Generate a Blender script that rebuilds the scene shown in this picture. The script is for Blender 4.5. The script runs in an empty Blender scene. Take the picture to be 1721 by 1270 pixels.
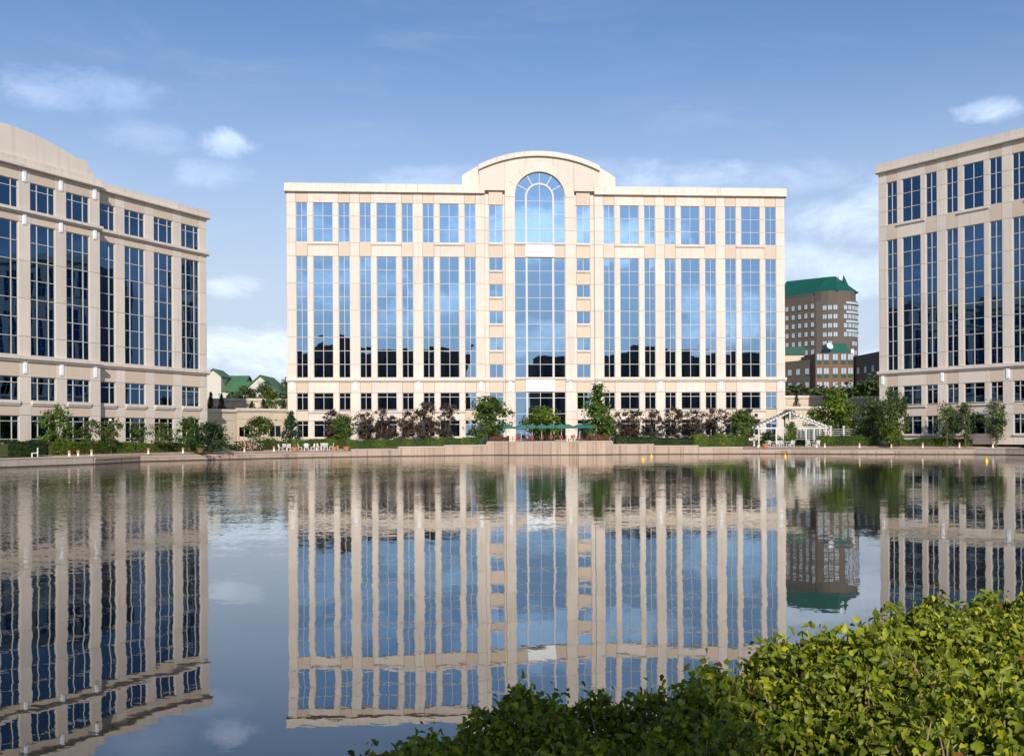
import bpy, bmesh, math, random
import numpy as np
from mathutils import Vector, Matrix
R = math.radians
scene = bpy.context.scene
col = scene.collection

# ------------------------------------------------------------------ camera
CAM_H = 2.5                                   # eye above the water, standing on the near bank
cam = bpy.data.cameras.new('camera')
cam.sensor_width = 36.0
cam.lens = 36.0 * 1700.0 / 1721.0
cam.shift_x = (860.5 - 886.0) / 1721.0
cam.shift_y = (733.0 - 635.0) / 1721.0
cam.clip_start = 0.05
cam.clip_end = 6000
camo = bpy.data.objects.new('camera', cam)
camo.matrix_world = Matrix.Translation((0, 0, CAM_H)) @ Matrix.Rotation(R(90), 4, 'X') @ Matrix.Rotation(R(-0.3), 4, 'Z')
col.objects.link(camo)
scene.camera = camo

# ------------------------------------------------------------------ light
SUN_AZ, SUN_EL = 7.0, 29.0                    # sun behind the camera, a little to the right
sun_dir = Vector((math.sin(R(SUN_AZ)) * math.cos(R(SUN_EL)), -math.cos(R(SUN_AZ)) * math.cos(R(SUN_EL)), math.sin(R(SUN_EL))))
sl = bpy.data.lights.new('sun', 'SUN')
sl.energy = 4.35
sl.angle = R(0.5)
sl.color = (1.0, 0.945, 0.87)
slo = bpy.data.objects.new('sun', sl)
slo.rotation_euler = sun_dir.to_track_quat('Z', 'Y').to_euler()
slo.location = sun_dir * 300
col.objects.link(slo)

world = bpy.data.worlds.new('World')
scene.world = world
world.use_nodes = True
SKY_STRENGTH = 0.115


class NT:
    """small helper for node trees"""
    def __init__(s, tree):
        s.t = tree
    def n(s, kind, **kw):
        nd = s.t.nodes.new('ShaderNode' + kind)
        for k, v in kw.items():
            setattr(nd, k, v)
        return nd
    def link(s, a, b):
        s.t.links.new(a, b)
    def put(s, sock, v):
        if isinstance(v, bpy.types.NodeSocket):
            s.t.links.new(v, sock)
        else:
            sock.default_value = v
    def m(s, op, a, b=None, c=None, clamp=False):
        nd = s.n('Math', operation=op)
        nd.use_clamp = clamp
        s.put(nd.inputs[0], a)
        if b is not None: s.put(nd.inputs[1], b)
        if c is not None: s.put(nd.inputs[2], c)
        return nd.outputs[0]
    def vm(s, op, a, b=None, scale=None):
        nd = s.n('VectorMath', operation=op)
        s.put(nd.inputs[0], a)
        if b is not None: s.put(nd.inputs[1], b)
        if scale is not None: s.put(nd.inputs[3], scale)
        return nd.outputs[0]
    def comb(s, x, y, z):
        nd = s.n('CombineXYZ')
        s.put(nd.inputs[0], x); s.put(nd.inputs[1], y); s.put(nd.inputs[2], z)
        return nd.outputs[0]
    def noise(s, vec, scale, detail=3, rough=0.55, dist=0.0):
        nd = s.n('TexNoise')
        if vec is not None: s.link(vec, nd.inputs['Vector'])
        nd.inputs['Scale'].default_value = scale
        nd.inputs['Detail'].default_value = detail
        nd.inputs['Roughness'].default_value = rough
        nd.inputs['Distortion'].default_value = dist
        return nd
    def mix(s, fac, a, b, blend='MIX'):
        nd = s.n('Mix', data_type='RGBA', blend_type=blend)
        s.put(nd.inputs[0], fac); s.put(nd.inputs[6], a); s.put(nd.inputs[7], b)
        return nd.outputs[2]
    def sstep(s, v, a, b):
        nd = s.n('MapRange', interpolation_type='SMOOTHSTEP')
        s.put(nd.inputs[0], v); s.put(nd.inputs[1], a); s.put(nd.inputs[2], b)
        return nd.outputs[0]


def build_sky():
    t = NT(world.node_tree)
    bg = world.node_tree.nodes['Background']
    sky = t.n('TexSky', sky_type='NISHITA')
    sky.sun_disc = False
    sky.sun_elevation = R(SUN_EL)
    sky.sun_rotation = R(180 - SUN_AZ)
    sky.altitude = 200
    sky.air_density = 1.0
    sky.dust_density = 0.6
    sky.ozone_density = 2.2
    d = t.n('TexCoord').outputs['Generated']
    sep = t.n('SeparateXYZ'); t.link(d, sep.inputs[0])
    az = t.m('ARCTAN2', sep.outputs[0], sep.outputs[1])
    el = t.m('ARCSINE', sep.outputs[2])
    # cumulus: ragged puffs spread all round the sky (azimuth, elevation, half width, half height in degrees, density)
    nv = t.vm('MULTIPLY', d, (1.0, 1.0, 1.9))
    n1 = t.noise(nv, 15.0, 9, 0.66, 0.35).outputs['Fac']
    n2 = t.noise(nv, 5.5, 5, 0.6, 0.6).outputs['Fac']
    puffs = [(-16.6, 15.6, 1.8, .8, .55), (-23.2, 17.5, 4.2, 1.3, .3), (-17.4, 13.9, 2.6, .9, .26), (-20.5, 15.6, 3.2, 1.0, .2), (-16.2, 8.1, 1.8, .7, .3), (-15.2, 4.6, 4.2, 1.5, .6),
             (-21, 3.0, 5, 1.5, .7), (17.6, 11.3, 3.4, 1.5, .4), (20.2, 12.3, 3.2, 1.4, .3), (9, 13.9, 6, 1.2, .35), (15.5, 9.3, 4, 1.3, .4), (24.8, 16.2, 1.7, .7, .6), (18.0, 8.6, 4.5, 1.4, .35), (20, 3.5, 6, 1.4, .5), (4, 14.6, 5.5, .8, .14), (-3, 14.0, 7, 1.0, .2), (13.5, 13.8, 5, 1.1, .2),
             (172, 11.4, 7.5, 1.7, 1.0), (166, 10.8, 4, 1.4, .9), (-178, 10.9, 4, 1.3, .8), (-176, 8.3, 5.5, 1.3, .8), (176, 7.6, 3.2, 1.2, .7), (179, 6.6, 3, 1.2, .7), (160, 6.6, 4.5, 1.9, .9), (154, 7.8, 3, 1.7, .8), (172, 5.5, 3.5, 1.1, .7), (150, 12, 5, 1.6, .7), (-165, 6.5, 6, 1.7, .6),
             (48, 14, 6, 2.2, .6), (72, 9, 8, 2.0, .5), (95, 18, 7, 2.5, .5), (122, 10, 8, 2.5, .6), (-45, 12, 7, 2.2, .6), (-70, 17, 7, 2.4, .5), (-98, 9, 9, 2.2, .5), (-130, 14, 8, 2.5, .6),
             (60, 35, 10, 4, .3), (-120, 40, 12, 5, .3), (140, 45, 12, 5, .25)]
    acc = None
    for a0, e0, rx, ry, dens in puffs:
        da = t.m('SUBTRACT', az, R(a0))
        da = t.m('WRAP', da, math.pi, -math.pi)
        u = t.m('DIVIDE', da, R(rx)); v = t.m('DIVIDE', t.m('SUBTRACT', el, R(e0)), R(ry))
        r2 = t.m('ADD', t.m('MULTIPLY', u, u), t.m('MULTIPLY', v, v))
        val = t.m('ADD', t.m('SUBTRACT', 0.8, r2), t.m('MULTIPLY', t.m('SUBTRACT', n1, 0.5), 4.2))
        mk = t.m('MULTIPLY', t.sstep(val, -0.45, 1.25), dens)
        acc = mk if acc is None else t.m('MAXIMUM', acc, mk)
    # thin cirrus veil
    cv = t.comb(t.m('MULTIPLY', az, 2.6), t.m('MULTIPLY', t.m('ADD', el, t.m('MULTIPLY', az, 0.05)), 11.0), 0.0)
    ci = t.noise(cv, 1.7, 6, 0.6, 0.7).outputs['Fac']
    ci = t.m('MULTIPLY', t.sstep(ci, 0.48, 0.82), 0.17)
    ci = t.m('MULTIPLY', ci, t.sstep(el, R(46), R(10)))
    # pale haze towards the horizon, the same all round
    hz = t.m('MULTIPLY', t.sstep(el, R(22.5), R(3.0)), 0.88)
    tinted = t.vm('MULTIPLY', sky.outputs[0], (0.86, 0.955, 1.10))
    base = t.mix(hz, tinted, (5.2, 5.9, 6.9, 1))
    base = t.mix(ci, base, (7.0, 7.4, 8.0, 1))
    shade = t.mix(t.sstep(n2, 0.35, 0.65), (3.2, 3.2, 3.3, 1), (7.0, 6.6, 6.0, 1))
    shade = t.vm('ADD', shade, t.vm('SCALE', base, scale=1.25))      # clouds take up the glow of the sky round them
    out = t.mix(acc, base, shade)
    t.link(out, bg.inputs[0])
    bg.inputs[1].default_value = SKY_STRENGTH


build_sky()
world.cycles_visibility.camera = True
vs = scene.view_settings
vs.view_transform = 'Standard'
vs.look = 'None'
vs.exposure = 0.06
vs.gamma = 1.0
vs.use_curve_mapping = False
scene.cycles.max_bounces = 8
scene.cycles.glossy_bounces = 6
scene.cycles.diffuse_bounces = 3
scene.cycles.use_denoising = True

# ------------------------------------------------------------------ materials
M = {}


def mat(name, base, rough=0.7, var=0.0, grain=0.0, gscale=4.0, blotch=0.0, bscale=0.35, spec=0.3, streak=0.0):
    m = bpy.data.materials.new(name); m.use_nodes = True
    t = NT(m.node_tree); p = m.node_tree.nodes['Principled BSDF']
    p.inputs['Roughness'].default_value = rough
    p.inputs['Specular IOR Level'].default_value = spec
    c = (*base, 1.0)
    pos = t.n('NewGeometry').outputs['Position']
    f = 1.0
    if var:
        f = t.m('ADD', 1.0 - var, t.m('MULTIPLY', t.n('ObjectInfo').outputs['Random'], 2 * var))
    if grain:
        g = t.noise(pos, gscale, 4, 0.6).outputs['Fac']
        f = t.m('MULTIPLY', f, t.m('ADD', 1 - grain, t.m('MULTIPLY', g, 2 * grain)))
    if blotch:
        g = t.noise(pos, bscale, 3, 0.6).outputs['Fac']
        f = t.m('MULTIPLY', f, t.m('ADD', 1 - blotch, t.m('MULTIPLY', g, 2 * blotch)))
    if streak:                                # rain streaks run down the face
        sv = t.vm('MULTIPLY', pos, (2.2, 2.2, 0.10))
        g = t.noise(sv, 1.0, 4, 0.6).outputs['Fac']
        f = t.m('MULTIPLY', f, t.m('SUBTRACT', 1.0, t.m('MULTIPLY', t.sstep(g, 0.5, 0.72), streak)))
    if f != 1.0:
        t.link(t.vm('SCALE', c[:3], scale=f), p.inputs['Base Color'])
    else:
        p.inputs['Base Color'].default_value = c
    M[name] = m
    return m


mat('stone', (0.665, 0.572, 0.482), 0.75, var=0.06, grain=0.06, gscale=6, blotch=0.08, streak=0.12)
mat('stone_tan', (0.605, 0.485, 0.375), 0.75, var=0.05, grain=0.05, gscale=6, blotch=0.05, streak=0.05)
mat('stone_trim', (0.67, 0.58, 0.49), 0.7, var=0.04, grain=0.06, gscale=6, blotch=0.08, streak=0.16)
mat('roofing', (0.30, 0.28, 0.25), 0.9, grain=0.15)
mat('frame', (0.56, 0.52, 0.46), 0.5)
mat('white_panel', (0.88, 0.88, 0.87), 0.5)
mat('concrete', (0.42, 0.345, 0.285), 0.85, var=0.05, grain=0.12, gscale=5, blotch=0.12, streak=0.25)
mat('algae', (0.055, 0.05, 0.035), 0.6, grain=0.3, blotch=0.3)
mat('pink_stone', (0.42, 0.305, 0.23), 0.85, var=0.10, grain=0.12, gscale=5, blotch=0.12, streak=0.45)
mat('coping', (0.52, 0.42, 0.34), 0.8, var=0.05, grain=0.1, blotch=0.1)
mat('soil', (0.045, 0.055, 0.02), 0.95, grain=0.3)
mat('asphalt', (0.06, 0.06, 0.06), 0.9, grain=0.2)
mat('brown_brick', (0.125, 0.098, 0.08), 0.85, grain=0.1, gscale=1.5, blotch=0.08)
mat('red_brown_brick', (0.19, 0.11, 0.065), 0.85, grain=0.1, gscale=1.5, blotch=0.08)
mat('green_roof', (0.010, 0.085, 0.062), 0.5, grain=0.08)
mat('green_shingle', (0.065, 0.15, 0.07), 0.7, grain=0.12)
mat('cream_siding', (0.58, 0.54, 0.46), 0.7, grain=0.05)
mat('tan_wall', (0.60, 0.49, 0.36), 0.8, var=0.03, grain=0.06, blotch=0.06, streak=0.1)
mat('white_metal', (0.78, 0.77, 0.74), 0.45)
mat('terracotta', (0.50, 0.20, 0.11), 0.8, grain=0.1)
mat('lamp_white', (0.85, 0.80, 0.72), 0.4)
mat('umbrella_cloth', (0.03, 0.15, 0.13), 0.75, var=0.1)
mat('dark_metal', (0.05, 0.05, 0.05), 0.4)
mat('red_paint', (0.42, 0.06, 0.05), 0.5)
mat('yellow_plastic', (0.85, 0.55, 0.02), 0.35)
mat('bark', (0.10, 0.075, 0.055), 0.9, grain=0.25, gscale=8)
mat('twig', (0.36, 0.26, 0.16), 0.8)
mat('dark_pane', (0.03, 0.035, 0.045), 0.25)
mat('dark_office', (0.16, 0.13, 0.11), 0.8, grain=0.1)
mat('pane_far', (0.42, 0.47, 0.52), 0.15, spec=0.6)
mat('timber_white', (0.56, 0.55, 0.52), 0.6, var=0.04, grain=0.06)


def glass(name, tint):
    m = bpy.data.materials.new(name); m.use_nodes = True
    t = NT(m.node_tree); p = m.node_tree.nodes['Principled BSDF']
    p.inputs['Base Color'].default_value = (*tint, 1)
    p.inputs['Metallic'].default_value = 1.0
    p.inputs['Roughness'].default_value = 0.012
    g = t.n('NewGeometry')
    nz = t.noise(g.outputs['Position'], 0.55, 2, 0.5)
    pert = t.vm('SCALE', t.vm('SUBTRACT', nz.outputs['Color'], (0.5, 0.5, 0.5)), scale=0.006)
    nrm = t.vm('NORMALIZE', t.vm('ADD', g.outputs['Normal'], pert))
    t.link(nrm, p.inputs['Normal'])
    M[name] = m


glass('glass', (0.275, 0.425, 0.60))
glass('dimmed_glass', (0.045, 0.098, 0.185))  # copy of the glass with dimmer sky reflections put into its tint


def leafmat(name, base, var=0.35, trans=0.35, rough=0.55, spec=0.25, dead=False):
    m = bpy.data.materials.new(name); m.use_nodes = True
    t = NT(m.node_tree); p = m.node_tree.nodes['Principled BSDF']
    at = t.n('Attribute', attribute_name='tint').outputs['Fac']
    f = t.m('ADD', 1 - var, t.m('MULTIPLY', at, 2 * var))
    f = t.m('MULTIPLY', f, t.m('ADD', 0.9, t.m('MULTIPLY', t.n('ObjectInfo').outputs['Random'], 0.2)))
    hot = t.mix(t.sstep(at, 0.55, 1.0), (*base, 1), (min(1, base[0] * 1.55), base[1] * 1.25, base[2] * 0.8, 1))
    if dead: hot = t.mix(t.sstep(at, 0.985, 0.999), hot, (0.17, 0.075, 0.02, 1))
    c = t.vm('SCALE', hot, scale=f)
    t.link(c, p.inputs['Base Color'])
    p.inputs['Roughness'].default_value = rough
    p.inputs['Specular IOR Level'].default_value = spec
    tr = t.n('BsdfTranslucent'); t.link(t.vm('SCALE', c, scale=1.3), tr.inputs[0])
    mx = t.n('MixShader'); mx.inputs[0].default_value = trans
    t.link(p.outputs[0], mx.inputs[1]); t.link(tr.outputs[0], mx.inputs[2])
    t.link(mx.outputs[0], m.node_tree.nodes['Material Output'].inputs[0])
    M[name] = m


leafmat('leaf_round', (0.075, 0.13, 0.022))
leafmat('leaf_small', (0.080, 0.115, 0.028))
leafmat('leaf_lime', (0.105, 0.165, 0.020))
leafmat('leaf_olive', (0.075, 0.115, 0.038))
leafmat('leaf_dark', (0.028, 0.062, 0.018))
leafmat('leaf_purple', (0.070, 0.050, 0.040), 0.4, 0.2)
leafmat('leaf_conifer', (0.026, 0.060, 0.026), 0.35, 0.1)
leafmat('leaf_hedge', (0.095, 0.155, 0.018))
leafmat('leaf_wood', (0.085, 0.125, 0.035), 0.35, 0.2)
leafmat('leaf_red', (0.15, 0.045, 0.040), 0.4, 0.2)
leafmat('petal', (0.62, 0.48, 0.42), 0.3, 0.2)
leafmat('leaf_shrub', (0.20, 0.245, 0.02), 0.65, 0.3, 0.40, 0.3, dead=True)


def grass_mat():
    m = bpy.data.materials.new('grass'); m.use_nodes = True
    t = NT(m.node_tree); p = m.node_tree.nodes['Principled BSDF']
    pos = t.n('NewGeometry').outputs['Position']
    a = t.noise(pos, 1.4, 5, 0.65).outputs['Fac']; b = t.noise(pos, 0.12, 3, 0.6).outputs['Fac']
    c = t.mix(t.sstep(a, 0.3, 0.7), (0.035, 0.07, 0.012, 1), (0.075, 0.12, 0.022, 1))
    c = t.mix(t.sstep(b, 0.45, 0.7), c, (0.085, 0.10, 0.03, 1))
    t.link(c, p.inputs['Base Color']); p.inputs['Roughness'].default_value = 0.9
    M['grass'] = m


grass_mat()


def brick_paving():
    m = bpy.data.materials.new('brick_paving'); m.use_nodes = True
    t = NT(m.node_tree); p = m.node_tree.nodes['Principled BSDF']
    pos = t.n('NewGeometry').outputs['Position']
    br = t.n('TexBrick'); t.link(pos, br.inputs['Vector'])
    br.inputs['Color1'].default_value = (0.46, 0.27, 0.19, 1); br.inputs['Color2'].default_value = (0.38, 0.21, 0.15, 1)
    br.inputs['Mortar'].default_value = (0.40, 0.32, 0.26, 1); br.inputs['Scale'].default_value = 2.2
    n = t.noise(pos, 0.5, 4, 0.6).outputs['Fac']
    c = t.mix(t.sstep(n, 0.4, 0.7), br.outputs[0], (0.47, 0.34, 0.27, 1))
    t.link(c, p.inputs['Base Color']); p.inputs['Roughness'].default_value = 0.85
    M['brick_paving'] = m


brick_paving()


def water_mat():
    m = bpy.data.materials.new('lake_water'); m.use_nodes = True
    t = NT(m.node_tree); nt = m.node_tree
    for n in list(nt.nodes):
        if n.type != 'OUTPUT_MATERIAL': nt.nodes.remove(n)
    out = [n for n in nt.nodes if n.type == 'OUTPUT_MATERIAL'][0]
    pos = t.n('NewGeometry').outputs['Position']
    sep = t.n('SeparateXYZ'); t.link(pos, sep.inputs[0])
    X, Y = sep.outputs[0], sep.outputs[1]
    # wind ruffles the open water; the strip under the near bank lies in its lee
    far = t.sstep(Y, 8.0, 52.0)
    patch = t.noise(t.vm('MULTIPLY', pos, (0.05, 0.022, 1)), 1.0, 3, 0.6).outputs['Fac']
    ruff = t.m('MULTIPLY', far, t.m('ADD', 0.45, t.m('MULTIPLY', t.sstep(patch, 0.36, 0.64), 1.0)))
    left = t.sstep(X, 4.0, -16.0)
    ruff = t.m('MULTIPLY', ruff, t.m('ADD', 0.38, t.m('MULTIPLY', left, 0.9)))
    fine = t.noise(t.vm('MULTIPLY', pos, (1.0, 2.0, 1)), 6.5, 3, 0.65).outputs['Color']
    mid = t.noise(t.vm('MULTIPLY', pos, (1.0, 1.8, 1)), 0.8, 3, 0.55).outputs['Color']
    slow = t.noise(pos, 0.30, 2, 0.5).outputs['Color']
    def cen(c, s): return t.vm('SCALE', t.vm('SUBTRACT', c, (0.5, 0.5, 0.5)), scale=s)
    a = cen(fine, t.m('ADD', 0.006, t.m('MULTIPLY', ruff, 0.15)))
    b = cen(mid, t.m('ADD', 0.010, t.m('MULTIPLY', ruff, 0.034)))
    c = cen(slow, 0.010)
    v = t.vm('MULTIPLY', t.vm('ADD', t.vm('ADD', a, b), c), (1, 1, 0))
    nrm = t.vm('NORMALIZE', t.vm('ADD', v, (0, 0, 1)))
    fr = t.n('Fresnel'); fr.inputs[0].default_value = 1.85; t.link(nrm, fr.inputs[1])
    gl = t.n('BsdfGlossy'); gl.inputs['Roughness'].default_value = 0.0; t.link(nrm, gl.inputs['Normal'])
    gl.inputs[0].default_value = (0.97, 0.97, 0.97, 1)
    df = t.n('BsdfDiffuse'); df.inputs[0].default_value = (0.028, 0.030, 0.022, 1)
    mx = t.n('MixShader'); t.link(fr.outputs[0], mx.inputs[0]); t.link(df.outputs[0], mx.inputs[1]); t.link(gl.outputs[0], mx.inputs[2])
    t.link(mx.outputs[0], out.inputs[0])
    M['lake_water'] = m


water_mat()

# ------------------------------------------------------------------ builders
_cubes = {}


def link(o):
    col.objects.link(o); return o


def cube_mesh(mname):
    if mname not in _cubes:
        me = bpy.data.meshes.new('block_' + mname)
        v = [(x, y, z) for z in (-.5, .5) for y in (-.5, .5) for x in (-.5, .5)]
        f = [(0, 2, 3, 1), (4, 5, 7, 6), (0, 1, 5, 4), (2, 6, 7, 3), (0, 4, 6, 2), (1, 3, 7, 5)]
        me.from_pydata(v, [], f); me.materials.append(M[mname]); _cubes[mname] = me
    return _cubes[mname]


def block(name, mname, parent, x0, x1, y0, y1, z0, z1, rot=None):
    o = bpy.data.objects.new(name, cube_mesh(mname))
    o.location = ((x0 + x1) / 2, (y0 + y1) / 2, (z0 + z1) / 2)
    o.scale = (x1 - x0, y1 - y0, z1 - z0)
    if rot: o.rotation_euler = rot
    if parent: o.parent = parent
    return link(o)


class MB:
    def __init__(s): s.v = []; s.f = []
    def add(s, vs, fs):
        k = len(s.v); s.v += [tuple(p) for p in vs]; s.f += [tuple(i + k for i in q) for q in fs]; return s
    def box(s, x0, x1, y0, y1, z0, z1):
        v = [(x, y, z) for z in (z0, z1) for y in (y0, y1) for x in (x0, x1)]
        return s.add(v, [(0, 2, 3, 1), (4, 5, 7, 6), (0, 1, 5, 4), (2, 6, 7, 3), (0, 4, 6, 2), (1, 3, 7, 5)])
    def bar(s, a, b, w, h=None):
        a, b = Vector(a), Vector(b); h = h or w
        d = (b - a).normalized()
        up = Vector((0, 0, 1)) if abs(d.z) < .95 else Vector((0, 1, 0))
        sx = d.cross(up).normalized() * w / 2; sy = sx.cross(d).normalized() * h / 2
        v = [a - sx - sy, a + sx - sy, a + sx + sy, a - sx + sy, b - sx - sy, b + sx - sy, b + sx + sy, b - sx + sy]
        return s.add(v, [(0, 3, 2, 1), (4, 5, 6, 7), (0, 1, 5, 4), (1, 2, 6, 5), (2, 3, 7, 6), (3, 0, 4, 7)])
    def lathe(s, prof, n=12, c=(0, 0, 0)):
        v = []
        for r, z in prof:
            for i in range(n):
                a = 2 * math.pi * i / n; v.append((c[0] + r * math.cos(a), c[1] + r * math.sin(a), c[2] + z))
        f = []
        for j in range(len(prof) - 1):
            for i in range(n):
                f.append((j * n + i, j * n + (i + 1) % n, (j + 1) * n + (i + 1) % n, (j + 1) * n + i))
        f.append(tuple(reversed(range(n)))); f.append(tuple(range((len(prof) - 1) * n, len(prof) * n)))
        return s.add(v, f)
    def tube(s, pts, radii, n=6):
        pts = [Vector(p) for p in pts]; v = []; f = []
        for k, p in enumerate(pts):
            d = (pts[min(k + 1, len(pts) - 1)] - pts[max(k - 1, 0)]).normalized()
            up = Vector((0, 0, 1)) if abs(d.z) < .9 else Vector((1, 0, 0))
            sx = d.cross(up).normalized(); sy = sx.cross(d)
            for i in range(n):
                a = 2 * math.pi * i / n; v.append(p + (sx * math.cos(a) + sy * math.sin(a)) * radii[k])
        for k in range(len(pts) - 1):
            for i in range(n):
                f.append((k * n + i, k * n + (i + 1) % n, (k + 1) * n + (i + 1) % n, (k + 1) * n + i))
        f.append(tuple(range(n))); f.append(tuple(range((len(pts) - 1) * n, len(pts) * n)))
        return s.add(v, f)
    def prism(s, poly, y0, y1):
        """polygon in (x, z), extruded along y"""
        n = len(poly)
        v = [(x, y0, z) for x, z in poly] + [(x, y1, z) for x, z in poly]
        f = [tuple(range(n)), tuple(reversed(range(n, 2 * n)))] + [(i, i + n, (i + 1) % n + n, (i + 1) % n) for i in range(n)]
        return s.add(v, f)
    def plan(s, poly, z0, z1):
        n = len(poly)
        v = [(x, y, z0) for x, y in poly] + [(x, y, z1) for x, y in poly]
        f = [tuple(reversed(range(n))), tuple(range(n, 2 * n))] + [(i, (i + 1) % n, (i + 1) % n + n, i + n) for i in range(n)]
        return s.add(v, f)
    def mesh(s, name, mname):
        me = bpy.data.meshes.new(name); me.from_pydata(s.v, [], s.f)
        bm = bmesh.new(); bm.from_mesh(me); bmesh.ops.recalc_face_normals(bm, faces=bm.faces); bm.to_mesh(me); bm.free()
        me.materials.append(M[mname]); return me
    def build(s, name, mname, parent=None, loc=None):
        o = bpy.data.objects.new(name, s.mesh(name, mname))
        if loc: o.location = loc
        if parent: o.parent = parent
        return link(o)


def tag(o, label=None, cat=None, group=None, kind=None):
    if label: o['label'] = label
    if cat: o['category'] = cat
    if group: o['group'] = group
    if kind: o['kind'] = kind
    return o


def thing(name, label, cat, loc=(0, 0, 0), rz=0.0, group=None):
    o = bpy.data.objects.new(name, None); o.location = loc; o.rotation_euler = (0, 0, rz); o.empty_display_size = .2
    link(o); return tag(o, label, cat, group)


def copy_thing(root, loc, rz, label, group=None):
    r = root.copy(); link(r); r.location = loc; r.rotation_euler = (0, 0, rz); r['label'] = label
    if group: r['group'] = group
    for ch in list(root.children):
        c = ch.copy(); link(c); c.parent = r
        for g in ch.children:
            d = g.copy(); link(d); d.parent = c
    return r


ORD = ['first', 'second', 'third', 'fourth', 'fifth', 'sixth', 'seventh', 'eighth', 'ninth', 'tenth', 'eleventh', 'twelfth']

# ------------------------------------------------------------------ setting: ground, lake, lawns
FAR_BANK = [(-62, 4.9), (-64, 40), (-51, 75), (-44.1, 93.8), (-42.2, 98.4), (-41.6, 108.7), (-35, 117.2), (-28.4, 125.1), (-22.5, 129.4),
            (-16.8, 132), (-11, 134.3), (-5.4, 136.2), (-4.4, 136.2), (-1.5, 134.9), (3.2, 134.3), (8, 134.5), (10.5, 135.2), (11.4, 135.7), (17, 135.8), (23, 135.8),
            (29, 135.7), (34.9, 133.5), (42.1, 129.2), (54.7, 123.4), (57.1, 120.7), (65, 103), (72, 60), (68, 4.9)]


def ground():
    bm = bmesh.new()
    S = 3000
    outer = [bm.verts.new(p) for p in ((-S, -S, .62), (S, -S, .62), (S, S, .62), (-S, S, .62))]
    inner = [bm.verts.new((x, y, .62)) for x, y in FAR_BANK]
    ed = []
    for loop in (outer, inner):
        for i in range(len(loop)): ed.append(bm.edges.new((loop[i], loop[(i + 1) % len(loop)])))
    bmesh.ops.triangle_fill(bm, use_beauty=True, edges=ed)
    cx = [f for f in bm.faces if f.calc_center_median().length < 1]
    bmesh.ops.recalc_face_normals(bm, faces=bm.faces)
    for f in bm.faces:
        if f.normal.z < 0: f.normal_flip()
    me = bpy.data.meshes.new('ground'); bm.to_mesh(me); bm.free(); me.materials.append(M['grass'])
    o = link(bpy.data.objects.new('ground', me)); tag(o, kind='structure')
    mw = MB(); mw.add([(x * 1.0, y, 0.0) for x, y in FAR_BANK], [tuple(range(len(FAR_BANK)))])
    me = bpy.data.meshes.new('lake'); bm = bmesh.new()
    vs_ = [bm.verts.new((x, y, 0)) for x, y in [(-75, 3.5), (80, 3.5), (80, 145), (-75, 145)]]
    bm.faces.new(vs_); bm.to_mesh(me); bm.free(); me.materials.append(M['lake_water'])
    tag(link(bpy.data.objects.new('lake', me)), kind='structure')


ground()


def sheet(name, mname, pts, kind='structure'):
    """polygon strip given as pairs (front point, back point)"""
    b = MB()
    for (a, c), (d, e) in zip(pts[:-1], pts[1:]):
        b.add([a, d, e, c], [(0, 1, 2, 3)])
    o = b.build(name, mname); me = o.data
    for p in me.polygons:
        pass
    return tag(o, kind=kind)


# promenade paving on both sides, lawns that climb to the buildings, the terrace before the middle block
sheet('promenade', 'brick_paving', [((-43.4, 98.6, .66), (-47.5, 97.6, .9)), ((-41.9, 108.9, .66), (-45.2, 108.0, .95)), ((-35.2, 117.5, .66), (-38.2, 119.2, .98)), ((-28.6, 125.4, .66), (-30.8, 129, .98)), ((-22.6, 129.8, .66), (-23.4, 134.0, 1.0))])
sheet('promenade', 'brick_paving', [((29.1, 136.1, .66), (30.5, 142, .95)), ((35.1, 133.9, .66), (37.2, 139.5, .95)), ((42.3, 129.5, .66), (44, 133, 1.0)), ((54.9, 123.8, .66), (56.5, 127, 1.0)), ((57.5, 121.0, .66), (60.8, 122.5, 1.0))])
sheet('lawn', 'grass', [((-52, 80, .7), (-66, 84, 1.0)), ((-47.5, 97.6, .91), (-59, 96, 1.5)), ((-45.2, 108, .96), (-52, 108, 1.5)), ((-38.2, 119.2, .99), (-45, 123, 1.5)), ((-30.8, 129, .99), (-41, 133, 1.6)), ((-23.4, 134, 1.01), (-30, 146, 1.86))])
sheet('lawn', 'grass', [((-23.4, 131.2, .86), (-26, 146.4, 1.88)), ((-16.8, 132.4, 1.1), (-18, 146.8, 1.88)), ((-11, 134.7, 1.28), (-11, 147.2, 1.88)), ((-5.4, 136.6, 1.4), (-5.4, 147.6, 1.88))])
sheet('lawn', 'grass', [((11.4, 136.1, 1.3), (11.4, 148.8, 1.88)), ((17, 136.2, 1.2), (17, 149.2, 1.88)), ((23, 136.2, 1.0), (23, 149.6, 1.88)), ((29, 136.2, .8), (31, 150, 1.88))])
sheet('lawn', 'grass', [((30.5, 142, .96), (31, 152, 1.88)), ((37.2, 139.5, .96), (40, 152, 1.88)), ((44, 133, 1.01), (48, 140, 1.6)), ((56.5, 127, 1.01), (59, 130, 1.5)), ((60.8, 122.5, 1.01), (68, 118, 1.5)), ((70, 100, .8), (78, 104, 1.4))])
tb = MB(); tb.plan([(-5.5, 136.5), (-4.3, 136.5), (-1.4, 135.2), (3.2, 134.6), (8, 134.8), (10.5, 135.5), (11.5, 136), (11.5, 151), (-5.5, 151)], 0.3, 1.72)
tag(tb.build('terrace', 'coping'), kind='structure')
tb = MB(); tb.plan([(-36, 147), (40, 152), (60, 160), (60, 190), (-60, 190), (-60, 150)], 0.2, 1.80)
tag(tb.build('plaza', 'coping'), kind='structure')
tb = MB(); tb.plan([(-5.0, 1.0), (-12, -60), (60, -60), (12, 3), (6, 4.6), (-4, 4.6)], 0.1, .88)
tag(tb.build('near_bank', 'soil'), kind='structure')


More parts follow.
